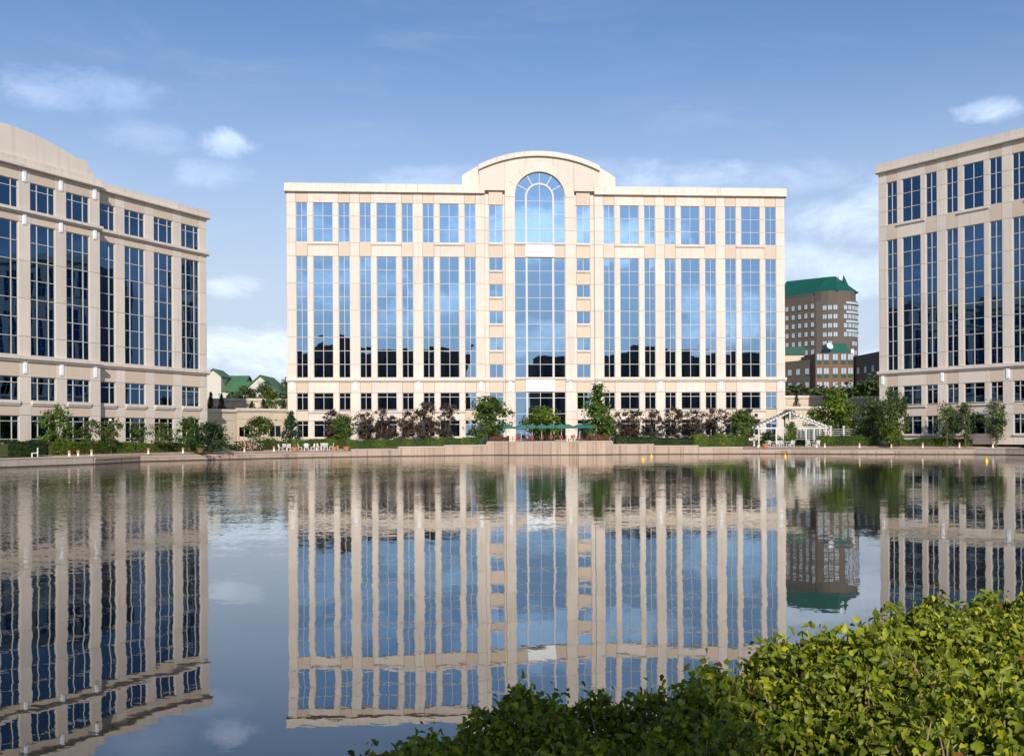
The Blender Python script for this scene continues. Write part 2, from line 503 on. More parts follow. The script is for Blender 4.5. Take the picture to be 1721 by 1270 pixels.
# ------------------------------------------------------------------ lake walls
def lake_wall(name, label, pts, ztops, mname, plen=1.5, thick=.55, cope=True, zbot=-.6, cmat='coping'):
    root = thing(name, label, 'wall', (pts[0][0], pts[0][1], 0))
    o0 = Vector((pts[0][0], pts[0][1], 0))
    for k, (p, q) in enumerate(zip(pts[:-1], pts[1:])):
        P, Q = Vector((*p, 0)), Vector((*q, 0)); d = Q - P; L = d.length; d /= L
        ang = math.atan2(d.y, d.x); nrm = Vector((-d.y, d.x, 0))      # away from the lake
        n = max(1, round(L / plen)); zt = ztops[k] if isinstance(ztops, (list, tuple)) else ztops
        for i in range(n):
            c = P + d * (L * (i + .5) / n) + nrm * (thick / 2) - o0
            o = bpy.data.objects.new('panel', cube_mesh(mname)); o.parent = root
            o.location = (c.x, c.y, (zt + zbot) / 2); o.scale = (L / n - .035, thick, zt - zbot); o.rotation_euler = (0, 0, ang); link(o)
        c = P + d * (L / 2) + nrm * (thick / 2) - o0
        o = bpy.data.objects.new('waterline', cube_mesh('algae')); o.parent = root
        o.location = (c.x, c.y, -.04); o.scale = (L + .005, thick + .03, .26); o.rotation_euler = (0, 0, ang); link(o)
        if cope:
            c = P + d * (L / 2) + nrm * (thick / 2) - o0
            o = bpy.data.objects.new('coping', cube_mesh(cmat)); o.parent = root
            o.location = (c.x, c.y, zt + .062); o.scale = (L + .04, thick + .12, .12); o.rotation_euler = (0, 0, ang); link(o)
    return root


B = FAR_BANK
lake_wall('quay_wall', 'grey concrete quay wall at the left edge under the bench', [B[1], B[2], B[3], B[4]], .72, 'concrete', 3.0)
lake_wall('promenade_wall', 'low brick coloured wall along the left promenade edge', [(-42.15, 98.6), B[5], B[6], B[7], B[8]], .50, 'pink_stone', 2.2)
lake_wall('stepped_wall', 'pink stone retaining wall stepping up towards the bastion from the left', [B[8], B[9], B[10], B[11]], [.86, 1.12, 1.28], 'pink_stone', 1.9)
lake_wall('bastion_wall', 'tall bowed stone wall with brown streaks below the umbrellas', B[11:18], [1.72] * 6, 'pink_stone', 1.25)
lake_wall('stepped_wall', 'pink stone retaining wall stepping down from the bastion to the right', [B[17], B[18], B[19], B[20]], [1.26, 1.05, .82], 'pink_stone', 1.9)
lake_wall('promenade_wall', 'low wall edging the right promenade below the pergola', [B[20], B[21], B[22], B[23]], .48, 'pink_stone', 2.2)
lake_wall('quay_wall', 'grey concrete quay wall at the right edge of the lake', [B[23], B[24], B[25], B[26]], .70, 'concrete', 3.0)
lake_wall('bank_wall', 'dark stone edge of the near bank under the shrubs', [(68, 4.9), (-62, 4.9)], .70, 'concrete', 6.0)

# ------------------------------------------------------------------ office buildings
rnd = random.Random(4)
GLASS = ['glass']
FD = 0.76                                     # depth of the cladding in front of the wall body


def tilt():
    return (rnd.gauss(0, .0019), 0, rnd.gauss(0, .0021))


def window(root, x0, x1, z0, z1, cols, rows, y=0.0, single=True, bar=.07, thick=()):
    """frame with mullions (part) and panes (sub-parts); cols / rows are cut positions 0..1"""
    cx, cz = (x0 + x1) / 2, (z0 + z1) / 2
    w, h = x1 - x0, z1 - z0
    fr = MB(); yo = y + .12; yi = y + .27
    X = [x0 - cx + w * c for c in cols]; Z = [z0 - cz + h * r for r in rows]
    for i, xx in enumerate(X):
        b = bar if not (i in thick) else .30
        if i == 0: fr.box(xx, xx + b, 0, .15, -h / 2, h / 2)
        elif i == len(X) - 1: fr.box(xx - b, xx, 0, .15, -h / 2, h / 2)
        else: fr.box(xx - b / 2, xx + b / 2, -.06 if i in thick else 0, .15, -h / 2, h / 2)
    for j, zz in enumerate(Z):
        lo, hi = (zz, zz + bar) if j == 0 else ((zz - bar, zz) if j == len(Z) - 1 else (zz - bar / 2, zz + bar / 2))
        fr.box(-w / 2 + .002, w / 2 - .002, .006, .148, lo, hi)
    o = fr.build('window', 'frame', root, (cx, yo, cz))
    if single:
        for i in range(len(X) - 1):
            for j in range(len(Z) - 1):
                p = bpy.data.objects.new('pane', cube_mesh(GLASS[0])); p.parent = o
                p.location = ((X[i] + X[i + 1]) / 2, .10, (Z[j] + Z[j + 1]) / 2)
                p.scale = (X[i + 1] - X[i] - .02, .03, Z[j + 1] - Z[j] - .02); p.rotation_euler = tilt(); link(p)
    else:
        g = MB()
        for i in range(len(X) - 1):
            for j in range(len(Z) - 1):
                a, _, c = tilt(); hw = (X[i + 1] - X[i]) / 2; hh = (Z[j + 1] - Z[j]) / 2; mx_ = (X[i] + X[i + 1]) / 2; mz = (Z[j] + Z[j + 1]) / 2
                q = [(mx_ + sx * hw, .09 + dy + sx * hw * c * 1.0 - sz * hh * a, mz + sz * hh) for dy in (0, .03) for sx, sz in ((-1, -1), (1, -1), (1, 1), (-1, 1))]
                g.add(q, [(0, 1, 2, 3), (7, 6, 5, 4), (0, 4, 5, 1), (1, 5, 6, 2), (2, 6, 7, 3), (3, 7, 4, 0)])
        tag(g.build('pane_strip', GLASS[0], o), kind='stuff')
    return o


def cuts(n): return [i / n for i in range(n + 1)]


def panel(root, name, mname, x0, x1, z0, z1, y=0.0, d=FD):
    j = .017
    return block(name, mname, root, x0 + j, x1 - j, y + rnd.uniform(0, .006), y + d, z0 + j, z1 - j)


def pier(root, x0, x1, zs, y=0.0, mname='stone'):
    for a, b in zip(zs[:-1], zs[1:]):
        panel(root, 'pier_panel', mname, x0, x1, a, b, y)


G0, G1, W0, W1, M0 = 2.5, 4.9, 6.43, 8.92, 11.1            # ground floor, second floor, foot of the tall windows
BASE = 1.2
TALL = dict(M1=28.65, rows=9, T0=30.7, T1=36.4, trows=cuts(3), C0=37.85, C1=39.15)
SHORT = dict(M1=24.75, rows=7, T0=26.1, T1=29.0, trows=[0, .74, 1], C0=30.3, C1=31.3)
TRANS = [0, .75, 1]


def pier_levels(s):
    z = [BASE, G0 - .35, G1 + .05, W0 - .3, W1, M0 - .1, 13.05]
    v = 13.05 + 3.9
    while v < s['M1'] - .5: z.append(v); v += 3.9
    z += [s['M1'], s['T0'] - .1]
    if s['T1'] - s['T0'] > 4: z += [s['T0'] + 1.9, s['T0'] + 3.8]
    z += [s['T1'], s['C0']]
    return z


def thin_segments(s):
    out = [(BASE + .9, G1), (W0 - .1, W1), ]
    z = [M0, 13.05]; v = 13.05 + 3.9
    while v < s['M1'] - .5: z.append(v); v += 3.9
    z.append(s['M1'])
    out += list(zip(z[:-1], z[1:]))
    t = [s['T0'], s['T0'] + 1.9, s['T0'] + 3.8, s['T1']]
    return out + list(zip(t[:-1], t[1:]))


def cornice_piece(root, s, x0, x1, y=0.0, c0=None):
    C0, C1 = s['C0'], s['C1']
    b = MB(); L = x1 - x0
    b.box(.012, L - .012, -.20, .9, C0 + .27, C1); b.box(.01, L - .01, -.46, .88, C0 + .05, C0 + .272); b.box(.012, L - .012, -.24, .86, C0 - .02, C0 + .052)
    b.build('cornice', 'stone_trim', root, (x0, y, 0))


def ledge(root, name, x0, x1, z, y=0.0, h=.26, out=.3, mname='stone_trim'):
    b = MB(); L = x1 - x0
    b.box(0.01, L - .01, -out, .2, z - h * .45, z + h * .55); b.box(.012, L - .012, -out * .55, .19, z - h, z - h * .44)
    b.build(name, mname, root, (x0, y, 0))


def wall_light(root, x, z, y=0.0):
    b = MB(); b.prism([(-.22, -.62), (.22, -.62), (.22, .62), (-.22, .62)], -.08, -.005); b.box(-.17, .17, -.11, -.07, -.5, .5)
    b.build('wall_light', 'white_panel', root, (x, y, z))


def triple_group(root, s, x, k=1.0, y=0.0):
    """narrow, wide and narrow window between two thin piers; returns the right end"""
    n, t, w = 1.66 * k, .78 * k, 2.84 * k
    xs = [x, x + n, x + n + t, x + n + t + w, x + n + 2 * t + w, x + 2 * n + 2 * t + w]
    tiers = [(G0, G1, TRANS), (W0, W1, TRANS), (M0, s['M1'], cuts(s['rows'])), (s['T0'], s['T1'], s['trows'])]
    for i, (a, b) in enumerate(((xs[0], xs[1]), (xs[2], xs[3]), (xs[4], xs[5]))):
        for z0, z1, rows in tiers:
            window(root, a, b, z0, z1, [0, .5, 1], rows, y, single=(i == 1))
    for a, b in ((xs[1], xs[2]), (xs[3], xs[4])):
        for z0, z1 in thin_segments(s): panel(root, 'mullion_panel', 'stone', a, b, z0, z1, y)
    spans = [(s['T1'], s['C0'] - .02), (s['M1'], s['T0']), (W1, M0), (G1, W0 - .1)]
    for z0, z1 in spans:
        panel(root, 'spandrel_panel', 'stone_tan', xs[0], xs[1], z0, z1, y + .012)
        panel(root, 'spandrel_panel', 'stone', xs[1], xs[4], z0, z1, y)
        panel(root, 'spandrel_panel', 'stone_tan', xs[4], xs[5], z0, z1, y + .012)
    for a, b in ((xs[0], xs[1]), (xs[1], xs[4]), (xs[4], xs[5])):
        panel(root, 'base_panel', 'stone', a, b, BASE, G0, y)
    ledge(root, 'sill', xs[1], xs[4], s['T0'] - .22, y, .2, .2); ledge(root, 'sill', xs[1], xs[4], W0 - .25, y, .2, .2); ledge(root, 'sill', xs[0], xs[5], G0 - .1, y, .22, .2)
    return xs[5]


def facade_frame(P, Q):
    d = Vector((Q[0] - P[0], Q[1] - P[1])); L = d.length
    return math.atan2(d.y, d.x), L


def arc(xr, half, top, Rr): return top - Rr + math.sqrt(Rr * Rr - xr * xr)


def middle_block():
    ang, L = facade_frame((-34.5, 145.7), (38.5, 150.7))
    root = thing('office_building', 'wide cream office block facing the lake with an arched gable and blue windows', 'building', (-34.5, 145.7, 0), ang)
    s = TALL; cn, gp, bp = 1.31, 7.72, 1.37
    zs = pier_levels(s); C = L / 2
    W = MB()
    W.box(.15, L - .15, FD + .002, 26, BASE, 38.2); W.box(C - 11.3, C + 11.3, .9, 7, 38.2, 39.9)
    W.build('wall', 'stone', root)
    block('roof', 'roofing', root, .3, L - .3, .95, 25.7, 38.2, 38.5)
    wing_end = cn + 3 * gp + 2 * bp                    # 27.2
    for side in (0, 1):
        def X(v): return v if side == 0 else L - v
        def span(a, b): return (a, b) if side == 0 else (L - b, L - a)
        v = 0.0; lights = []
        pier(root, *span(0, cn), zs); lights.append(cn / 2); v = cn
        for g in range(3):
            a, b = span(v, v + gp); triple_group(root, s, a); v += gp
            w = bp if g < 2 else 1.32
            pier(root, *span(v, v + w), zs); lights.append(v + w / 2)
            ca, cb = span(v - gp - (cn if g == 0 else bp / 2), v + (bp / 2 if g < 2 else w))
            cornice_piece(root, s, ca - (.3 if (side == 0 and g == 0) else 0), cb + (.3 if (side == 1 and g == 0) else 0))
            ledge(root, 'string_course', ca - (.15 if (side == 0 and g == 0) else 0), cb + (.15 if (side == 1 and g == 0) else 0), M0 - .25, 0, .34, .34)
            v += w
        for q in lights: wall_light(root, X(q), 9.85)
        # recessed strip with small windows, 0.35 m behind the wings
        y = .35; r0 = v; small0 = wing_end + 1.92; small1 = small0 + 2.04; r1 = C - 5.1
        a, b = span(r0, small0); pier(root, a, b, zs, y)
        a, b = span(small1, r1); pier(root, a, b, zs, y)
        a, b = span(small0, small1)
        window(root, a, b, s['T0'] + .15, s['T1'], [0, .5, 1], cuts(3), y)
        panel(root, 'spandrel_panel', 'stone_tan', a, b, s['T1'], s['C0'] + .6, y + .012)
        ledge(root, 'sill', a, b, s['T0'] - .02, y, .2, .2)
        panel(root, 'spandrel_panel', 'stone_tan', a, b, s['M1'], s['T0'] + .15, y + .012)
        zt = s['M1']
        for q in range(5):
            z0 = zt - 1.85 if q < 4 else M0
            window(root, a, b, z0, zt, [0, .5, 1], [0, 1], y)
            if q < 4:
                ledge(root, 'sill', a, b, z0 - .12, y, .2, .2); panel(root, 'spandrel_panel', 'stone_tan', a, b, zt - 3.9, z0, y + .012)
            zt -= 3.9
        ledge(root, 'string_course', *span(r0, r1), M0 - .25, y, .3, .22)
        panel(root, 'spandrel_panel', 'stone_tan', a, b, W1, M0, y + .012); window(root, a, b, W0, W1, [0, .5, 1], TRANS, y)
        panel(root, 'spandrel_panel', 'stone', a, b, G1, W0, y + .012); window(root, a, b, G0, G1, [0, .5, 1], TRANS, y); panel(root, 'base_panel', 'stone', a, b, BASE, G0, y)
        # pier of the arched bay, flush with the wings
        a, b = span(C - 5.1, C - 3.72); pier(root, a, b, zs[:-2] + [37.5], -.02, 'stone'); wall_light(root, (a + b) / 2, 9.85, -.02)
        ledge(root, 'string_course', *span(C - 5.1, C - 3.72), M0 - .25, -.02, .34, .3)
    # gable behind and in front
    Rr, top = 20.0, 44.2
    b = MB(); poly = [(x, arc(x, 11.3, top, Rr)) for x in np.linspace(-11.3, 11.3, 41)] + [(11.3, 38.3), (-11.3, 38.3)]
    b.prism(poly, .62, 1.9); b.build('gable_wall', 'stone', root, (C, 0, 0))
    ar = 3.72
    edges = [-8.85, -5.1, -2.0, 0.0, 2.0, 5.1, 8.85]
    for x0, x1 in zip(edges[:-1], edges[1:]):
        xs = list(np.linspace(x0 + .008, x1 - .008, 25)); bm_ = MB()
        def lo(x): return 37.5 + math.sqrt(max(0, ar * ar - x * x)) if abs(x) < ar else (37.5 if abs(x) <= 5.1 else s['C0'] + .6)
        def hi(x): return arc(x, 8.85, top, Rr) - .72
        n = len(xs); vv = []
        for yy in (-.02, .7):
            vv += [(x, yy, lo(x)) for x in xs] + [(x, yy, hi(x)) for x in xs]
        ff = []
        for i in range(n - 1):
            ff += [(i, i + 1, n + i + 1, n + i), (2 * n + i, 3 * n + i, 3 * n + i + 1, 2 * n + i + 1), (i, 2 * n + i, 2 * n + i + 1, i + 1), (n + i, n + i + 1, 3 * n + i + 1, 3 * n + i)]
        ff += [(0, n, 3 * n, 2 * n), (n - 1, 3 * n - 1, 4 * n - 1, 2 * n - 1)]
        bm_.add(vv, ff); bm_.build('gable_panel', 'stone', root, (C, 0, 0))
    # arched cornice over the gable, in pieces
    for q in range(6):
        x0, x1 = -8.9 + 17.8 * q / 6, -8.9 + 17.8 * (q + 1) / 6
        xs = list(np.linspace(x0, x1, 13)); pb = MB()
        pb.prism([(x, arc(x, 9, top, Rr) + .02) for x in xs] + [(x, arc(x, 9, top, Rr) - .55) for x in reversed(xs)], -.22, 1.95)
        pb.prism([(x, arc(x, 9, top, Rr) - .551) for x in xs] + [(x, arc(x, 9, top, Rr) - .75) for x in reversed(xs)], -.42, .6)
        pb.build('arched_cornice', 'stone_trim', root, (C, 0, 0))
    # ring round the arch
    for q in range(7):
        a0, a1 = math.pi * q / 7 + .004, math.pi * (q + 1) / 7 - .004
        aa = np.linspace(a0, a1, 9); pb = MB()
        pb.prism([(5.0 * math.cos(a), 37.5 + 5.0 * math.sin(a)) for a in aa] + [(3.74 * math.cos(a), 37.5 + 3.74 * math.sin(a)) for a in reversed(aa)], -.07, .3)
        pb.build('arch_stone', 'stone', root, (C, 0, 0))
    # arched window
    yo = .25; fr = MB(); h0 = s['T0'] + .1
    def ringbar(r0, r1, ya, yb):
        aa = np.linspace(0, math.pi, 33)
        fr.prism([(r1 * math.cos(a), 37.5 + r1 * math.sin(a)) for a in aa] + [(r0 * math.cos(a), 37.5 + r0 * math.sin(a)) for a in reversed(aa)], ya, yb)
    ringbar(ar - .1, ar, 0, .16); ringbar(1.86, 2.14, -.06, .16)
    for sx in (-1, 1):
        fr.box(*sorted((sx * (ar - .1), sx * ar)), 0, .16, h0, 37.5); fr.box(*sorted((sx * 1.86, sx * 2.14)), -.06, .16, h0, 37.5)
        for a in (30, 60):
            c_, s_ = math.cos(R(a)), math.sin(R(a))
            fr.bar((sx * 2.1 * c_, .07, 37.5 + 2.1 * s_), (sx * 3.65 * c_, .07, 37.5 + 3.65 * s_), .14)
    fr.box(-.04, .04, .01, .15, h0, 41.15)
    for z in (h0 + .04, 32.9, 35.0, 36.95): fr.box(-ar + .01, ar - .01, .012, .146, z - .04, z + .04)
    wo = fr.build('arched_window', 'frame', root, (C, yo, 0))
    zz = [h0, 32.9, 35.0, 36.95]
    for i, (x0, x1) in enumerate(((-ar, -2.0), (-2.0, 0), (0, 2.0), (2.0, ar))):
        for z0, z1 in zip(zz[:-1], zz[1:]):
            p = bpy.data.objects.new('pane', cube_mesh(GLASS[0])); p.parent = wo
            p.location = ((x0 + x1) / 2, .11, (z0 + z1) / 2); p.scale = (x1 - x0 - .02, .03, z1 - z0 - .02); p.rotation_euler = tilt(); link(p)
    for a0, a1 in ((0, 30), (30, 60), (60, 90), (90, 120), (120, 150), (150, 180)):
        aa = np.linspace(R(a0), R(a1), 9); pb = MB()
        poly = [(3.7 * math.cos(a), 37.5 + 3.7 * math.sin(a)) for a in aa] + [(2.0 * math.cos(a), 37.5 + 2.0 * math.sin(a)) for a in reversed(aa)]
        if a0 == 0: poly += [(2.0, 36.97), (3.7, 36.97)]
        if a1 == 180: poly = poly[:9] + [(-3.7, 36.97), (-2.0, 36.97)] + poly[9:]
        pb.prism(poly, .10, .13); pb.build('pane', 'glass', wo)
    for sx in (-1, 1):
        aa = np.linspace(0, math.pi / 2, 9); pb = MB()
        pb.prism([(sx * 1.98 * math.cos(a), 37.5 + 1.98 * math.sin(a)) for a in aa] + [(0, 36.97), (sx * 1.98, 36.97)], .10, .13); pb.build('pane', 'glass', wo)
    # tall middle window, sign panels, entrance glazing
    cc = [0, .2375, .5, .7625, 1]
    window(root, C - ar, C + ar, M0, s['M1'], cc, cuts(9), .12, thick=(1, 3))
    window(root, C - ar, C + ar, BASE + .7, W1 + .05, cc, [0, .25, .55, .88, 1], .12, thick=(1, 3))
    for z0, z1 in ((s['M1'], h0), (W1 + .05, M0)):
        panel(root, 'spandrel_panel', 'stone_tan', C - ar, C - 2.1, z0, z1, .1, .4); panel(root, 'spandrel_panel', 'stone_tan', C + 2.1, C + ar, z0, z1, .1, .4)
        block('sign_panel', 'white_panel', root, C - 2.1, C + 2.1, -.02, .4, z0 + .12, z1 - .2)
        ledge(root, 'sill', C - ar, C + ar, z1 - .1, .1, .2, .25)
    return root


def right_block():
    ang, _ = facade_frame((47.9, 137.5), (58, 123.7))
    root = thing('office_building', 'cream office block with dark windows cut off by the right edge', 'building', (47.9, 137.5, 0), ang)
    s = TALL; k = .955; cn, gp, bp = 1.26, 7.72 * k, 1.30
    zs = pier_levels(s); L = cn + 4 * gp + 4 * bp
    W = MB(); W.box(.15, L + 14, FD + .002, 24, BASE, 38.2); W.build('wall', 'stone', root)
    block('roof', 'roofing', root, .3, L + 13.8, .95, 23.7, 38.2, 38.5)
    v = 0; pier(root, 0, cn, zs); wall_light(root, cn / 2 - .1, 9.85); v = cn
    for g in range(4):
        triple_group(root, s, v, k); v += gp; pier(root, v, v + bp, zs); wall_light(root, v + bp / 2, 9.85)
        a = v - gp - (cn + .3 if g == 0 else bp / 2); cornice_piece(root, s, a, v + bp / 2); ledge(root, 'string_course', a + (.15 if g == 0 else 0), v + bp / 2, M0 - .25, 0, .34, .34); v += bp
    return root


def left_block():
    P, Q = (-48.3, 113.0), (-40.7, 128.6)
    ang, L = facade_frame(P, Q)
    root = thing('office_building', 'cream office block with dark windows at the left edge and a stepped gable', 'building', (P[0], P[1], 0), ang)
    s = SHORT; zs = pier_levels(s); C3 = [0, .285, .735, 1]
    def bay(x0, x1, y, single=True):
        for z0, z1, rows in ((BASE + .9, G1, [0, .14, .8, 1]), (W0, W1, TRANS), (M0, s['M1'], cuts(7)), (s['T0'], s['T1'], s['trows'])):
            window(root, x0, x1, z0, z1, C3, rows, y, single=single)
        for z0, z1 in ((s['T1'], s['C0'] - .02), (s['M1'], s['T0']), (W1, M0), (G1, W0 - .1)):
            panel(root, 'spandrel_panel', 'stone_tan', x0, x1, z0, z1, y + .012)
        panel(root, 'base_panel', 'stone', x0, x1, BASE - .3, BASE + .9, y)
        ledge(root, 'sill', x0, x1, W0 - .14, y, .34, .22)
    Lt = 17.45; PR = -.95
    W = MB(); W.box(-36, Lt - .12, FD + .002, 24, BASE - .3, 30.6); W.box(-22.9, -.06, PR + FD, FD, BASE - .3, 30.6); W.build('wall', 'stone', root)
    block('roof', 'roofing', root, -35.8, Lt - .3, .95, 23.8, 30.6, 30.9)
    # recessed wing to the right
    wins = [(0.0, 2.97), (4.34, 7.35), (8.74, 11.75), (13.14, 16.15)]
    for a, b in wins: bay(a, b, 0)
    for a, b in ((2.97, 4.34), (7.35, 8.74), (11.75, 13.14), (16.15, Lt)): pier(root, a, b, zs)
    cx = [0, 3.65, 8.04, 12.44, Lt + .35]
    for a, b in zip(cx[:-1], cx[1:]):
        cornice_piece(root, s, a, b); ledge(root, 'string_course', a, b - (.1 if b > Lt else 0), M0 - .25, 0, .36, .36); ledge(root, 'string_course', a, b - (.1 if b > Lt else 0), s['T0'] - .2, 0, .3, .36)
    # projecting centre to the left
    for q in range(5):
        x1 = -1.37 - q * 4.4; x0 = x1 - 3.03
        bay(x0, x1, PR, single=q < 2)
        pier(root, x1, x1 + 1.37, zs, PR); wall_light(root, x1 + .68, 9.85, PR)
        wall_light(root, x1 + .68, s['T0'] - .95, PR); wall_light(root, x1 + .68, s['T1'] + .55, PR)
        a, b = x0 - .6 if q == 4 else x0 - .68, x1 + 1.37 + (.3 if q == 0 else -.69)
        cornice_piece(root, s, a, b, PR); ledge(root, 'string_course', a, b - .1 * (q == 0), M0 - .25, PR, .36, .36); ledge(root, 'string_course', a, b - .1 * (q == 0), s['T0'] - .2, PR, .3, .36)
    # stepped and arched gable above the centre
    c0 = -11.7; Rr = 28.0; top = 34.35
    b = MB(); b.prism([(x, arc(x, 9, top, Rr)) for x in np.linspace(-8.6, 8.6, 31)] + [(10.2, 33.0), (10.2, 31.0), (-10.2, 31.0), (-10.2, 33.0)], .05, 1.6); b.build('gable_wall', 'stone', root, (c0, PR, 0))
    block('gable_step', 'stone_trim', root, c0 - 11.0, c0 + 11.0, PR + .1, PR + 2.4, 30.8, 32.1)
    return root


# ------------------------------------------------------------------ offices behind the camera, seen mirrored in the windows
def rear_block(label, x0, x1, y0, y1, h, gable=None, bump=()):
    root = thing('rear_office', label, 'building', ((x0 + x1) / 2, y1, 0))
    w = (x1 - x0) / 2; d = y1 - y0
    b = MB(); b.box(-w, w, -d, 0, .5, h); b.build('wall', 'dark_office', root)
    if gable:
        g0, gr, gh = gable
        p = MB(); p.prism([(g0 + gr * math.cos(a), h + gh * math.sin(a)) for a in np.linspace(0, math.pi, 17)], -1.5, -.2); p.build('gable_wall', 'dark_office', root)
    for (bx, bw, bh) in bump: block('roof_plant', 'dark_office', root, bx - bw, bx + bw, -8, -3, h, h + bh)
    n = int(w * 2 / 4)
    for i in range(n):
        xx = -w + (i + .5) * w * 2 / n
        fr = MB(); fr.box(-1.2, 1.2, -.05, .02, 3, h - 2.5); f = fr.build('window', 'dark_office', root, (xx, 0.02, 0))
        g = MB(); g.box(-1.1, 1.1, .021, .05, 3.1, h - 2.6); g.build('pane', 'dark_pane', f)
    block('cornice', 'dark_office', root, -w - .3, w + .3, -d - .3, .4, h, h + .5)
    return root


middle_block()
GLASS[0] = 'dimmed_glass'             # weaker sky reflections on the flanking blocks, painted in as a darker tint
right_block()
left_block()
rear_block('dark arched roof office mirrored in the lower left windows of the middle block', -52, 6.1, -62, -40, 30.2, gable=(-13.0, 8.0, 4.5), bump=((15, 2.0, 1.6),))
rear_block('narrow dark office mirrored in the lower windows under the arch', 30.5, 43, -60, -40, 28.5)
rear_block('long dark office mirrored in the lower right windows of the middle block', 55, 108, -62, -40, 30.4, bump=((-12, 6, 3.0),))

# ------------------------------------------------------------------ low links and the town behind
def gable_house(label, x0, x1, y0, y1, zb, ze, zr, wall, roof, axis='x', windows=()):
    root = thing('house', label, 'house', ((x0 + x1) / 2, y0, zb))
    w = (x1 - x0) / 2; d = y1 - y0; e = ze - zb; r = zr - zb
    b = MB()
    if axis == 'x':                           # ridge runs along x
        b.add([(-w, 0, 0), (w, 0, 0), (w, d, 0), (-w, d, 0), (-w, 0, e), (w, 0, e), (w, d, e), (-w, d, e), (-w, d / 2, r - .25), (w, d / 2, r - .25)],
              [(0, 1, 5, 4), (1, 2, 6, 9, 5), (2, 3, 7, 6), (3, 0, 4, 8, 7)])
        b.build('wall', wall, root); q = MB(); o = .5
        for s_ in (0, 1):
            ya, yb = (-o, d / 2) if s_ == 0 else (d + o, d / 2)
            q.add([(-w - o, ya, e - o * .5), (w + o, ya, e - o * .5), (w + o, yb, r), (-w - o, yb, r), (-w - o, ya, e - o * .5 - .25), (w + o, ya, e - o * .5 - .25), (w + o, yb, r - .25), (-w - o, yb, r - .25)],
                  [(0, 1, 2, 3), (4, 5, 6, 7), (0, 1, 5, 4), (1, 2, 6, 5), (3, 0, 4, 7)])
        q.build('roof', roof, root)
    else:
        b.add([(-w, 0, 0), (w, 0, 0), (w, d, 0), (-w, d, 0), (-w, 0, e), (w, 0, e), (w, d, e), (-w, d, e), (0, 0, r - .25), (0, d, r - .25)],
              [(0, 1, 5, 8, 4), (1, 2, 6, 5), (2, 3, 7, 9, 6), (3, 0, 4, 7)])
        b.build('wall', wall, root); q = MB(); o = .5
        for s_ in (-1, 1):
            q.add([(s_ * (w + o), -o, e - .4), (0, -o, r), (0, d + o, r), (s_ * (w + o), d + o, e - .4), (s_ * (w + o), -o, e - .65), (0, -o, r - .25), (0, d + o, r - .25), (s_ * (w + o), d + o, e - .65)],
                  [(0, 1, 2, 3), (4, 5, 6, 7), (0, 1, 5, 4), (0, 3, 7, 4), (3, 2, 6, 7)])
        q.build('roof', roof, root)
    for (wx, wz, ww, wh) in windows:
        f = MB(); f.box(-ww / 2 - .12, ww / 2 + .12, -.1, .02, -wh / 2 - .12, wh / 2 + .12); f = f.build('window', 'white_metal', root, (wx, 0, wz))
        g = MB(); g.box(-ww / 2, ww / 2, -.13, -.1, -wh / 2, wh / 2); g.build('pane', 'dimmed_glass', f)
    return root


gable_house('white stair tower house with a narrow green roof beside the left block', -82, -78, 258, 266, .6, 18.6, 20.2, 'cream_siding', 'green_shingle', 'y')
gable_house('house with a broad green pitched roof behind the left gap', -81.5, -73.6, 259, 275, .6, 14.9, 18.9, 'cream_siding', 'green_shingle', 'x', [(-2.5, 12, 1.4, 1.6), (1.5, 12, 1.4, 1.6)])
gable_house('house with a lower green roof in the middle of the left gap', -74.5, -65.8, 252, 266, .6, 12.4, 16.9, 'cream_siding', 'green_shingle', 'x')
gable_house('cream house with a pointed gable facing the lake', -70.0, -61.2, 249, 262, .6, 14.0, 18.0, 'cream_siding', 'green_shingle', 'y')
gable_house('smaller cream gabled house next to the middle block', -66.3, -57, 268, 280, .6, 15.5, 19.8, 'cream_siding', 'green_shingle', 'y')


def link_wing(label, P, Q, h, depth, wins, planter=None, shade_side=False):
    ang, L = facade_frame(P, Q)
    root = thing('link_building', label, 'building', (P[0], P[1], 0), ang)
    n = max(1, round(L / 3.0))
    b = MB(); b.box(0.05, L - .05, .3, depth, .8, h - .02); b.build('wall', 'tan_wall', root)
    block('roof', 'roofing', root, .1, L - .1, .4, depth, h - .02, h + .05)
    for i in range(n):
        a, c = L * i / n, L * (i + 1) / n
        panel(root, 'wall_panel', 'tan_wall', a, c, .8, h - 1.3, 0, .35) if not any(w[0] < c and w[1] > a for w in wins) else None
        panel(root, 'parapet_panel', 'tan_wall', a, c, h - 1.3, h, 0, .35)
    for w in wins:
        window(root, w[0], w[1], w[2], w[3], [0, .5, 1], [0, 1], .0)
        for i in range(n):
            a, c = L * i / n, L * (i + 1) / n
            if w[0] < c and w[1] > a:
                if w[0] - a > .1: panel(root, 'wall_panel', 'tan_wall', a, w[0], .8, h - 1.3, 0, .35)
                if c - w[1] > .1: panel(root, 'wall_panel', 'tan_wall', w[1], c, .8, h - 1.3, 0, .35)
                panel(root, 'wall_panel', 'tan_wall', max(a, w[0]), min(c, w[1]), .8, w[2], 0, .35); panel(root, 'wall_panel', 'tan_wall', max(a, w[0]), min(c, w[1]), w[3], h - 1.3, 0, .35)
    ledge(root, 'coping', -.1, L + .1, h + .1, 0, .3, .25)
    return root


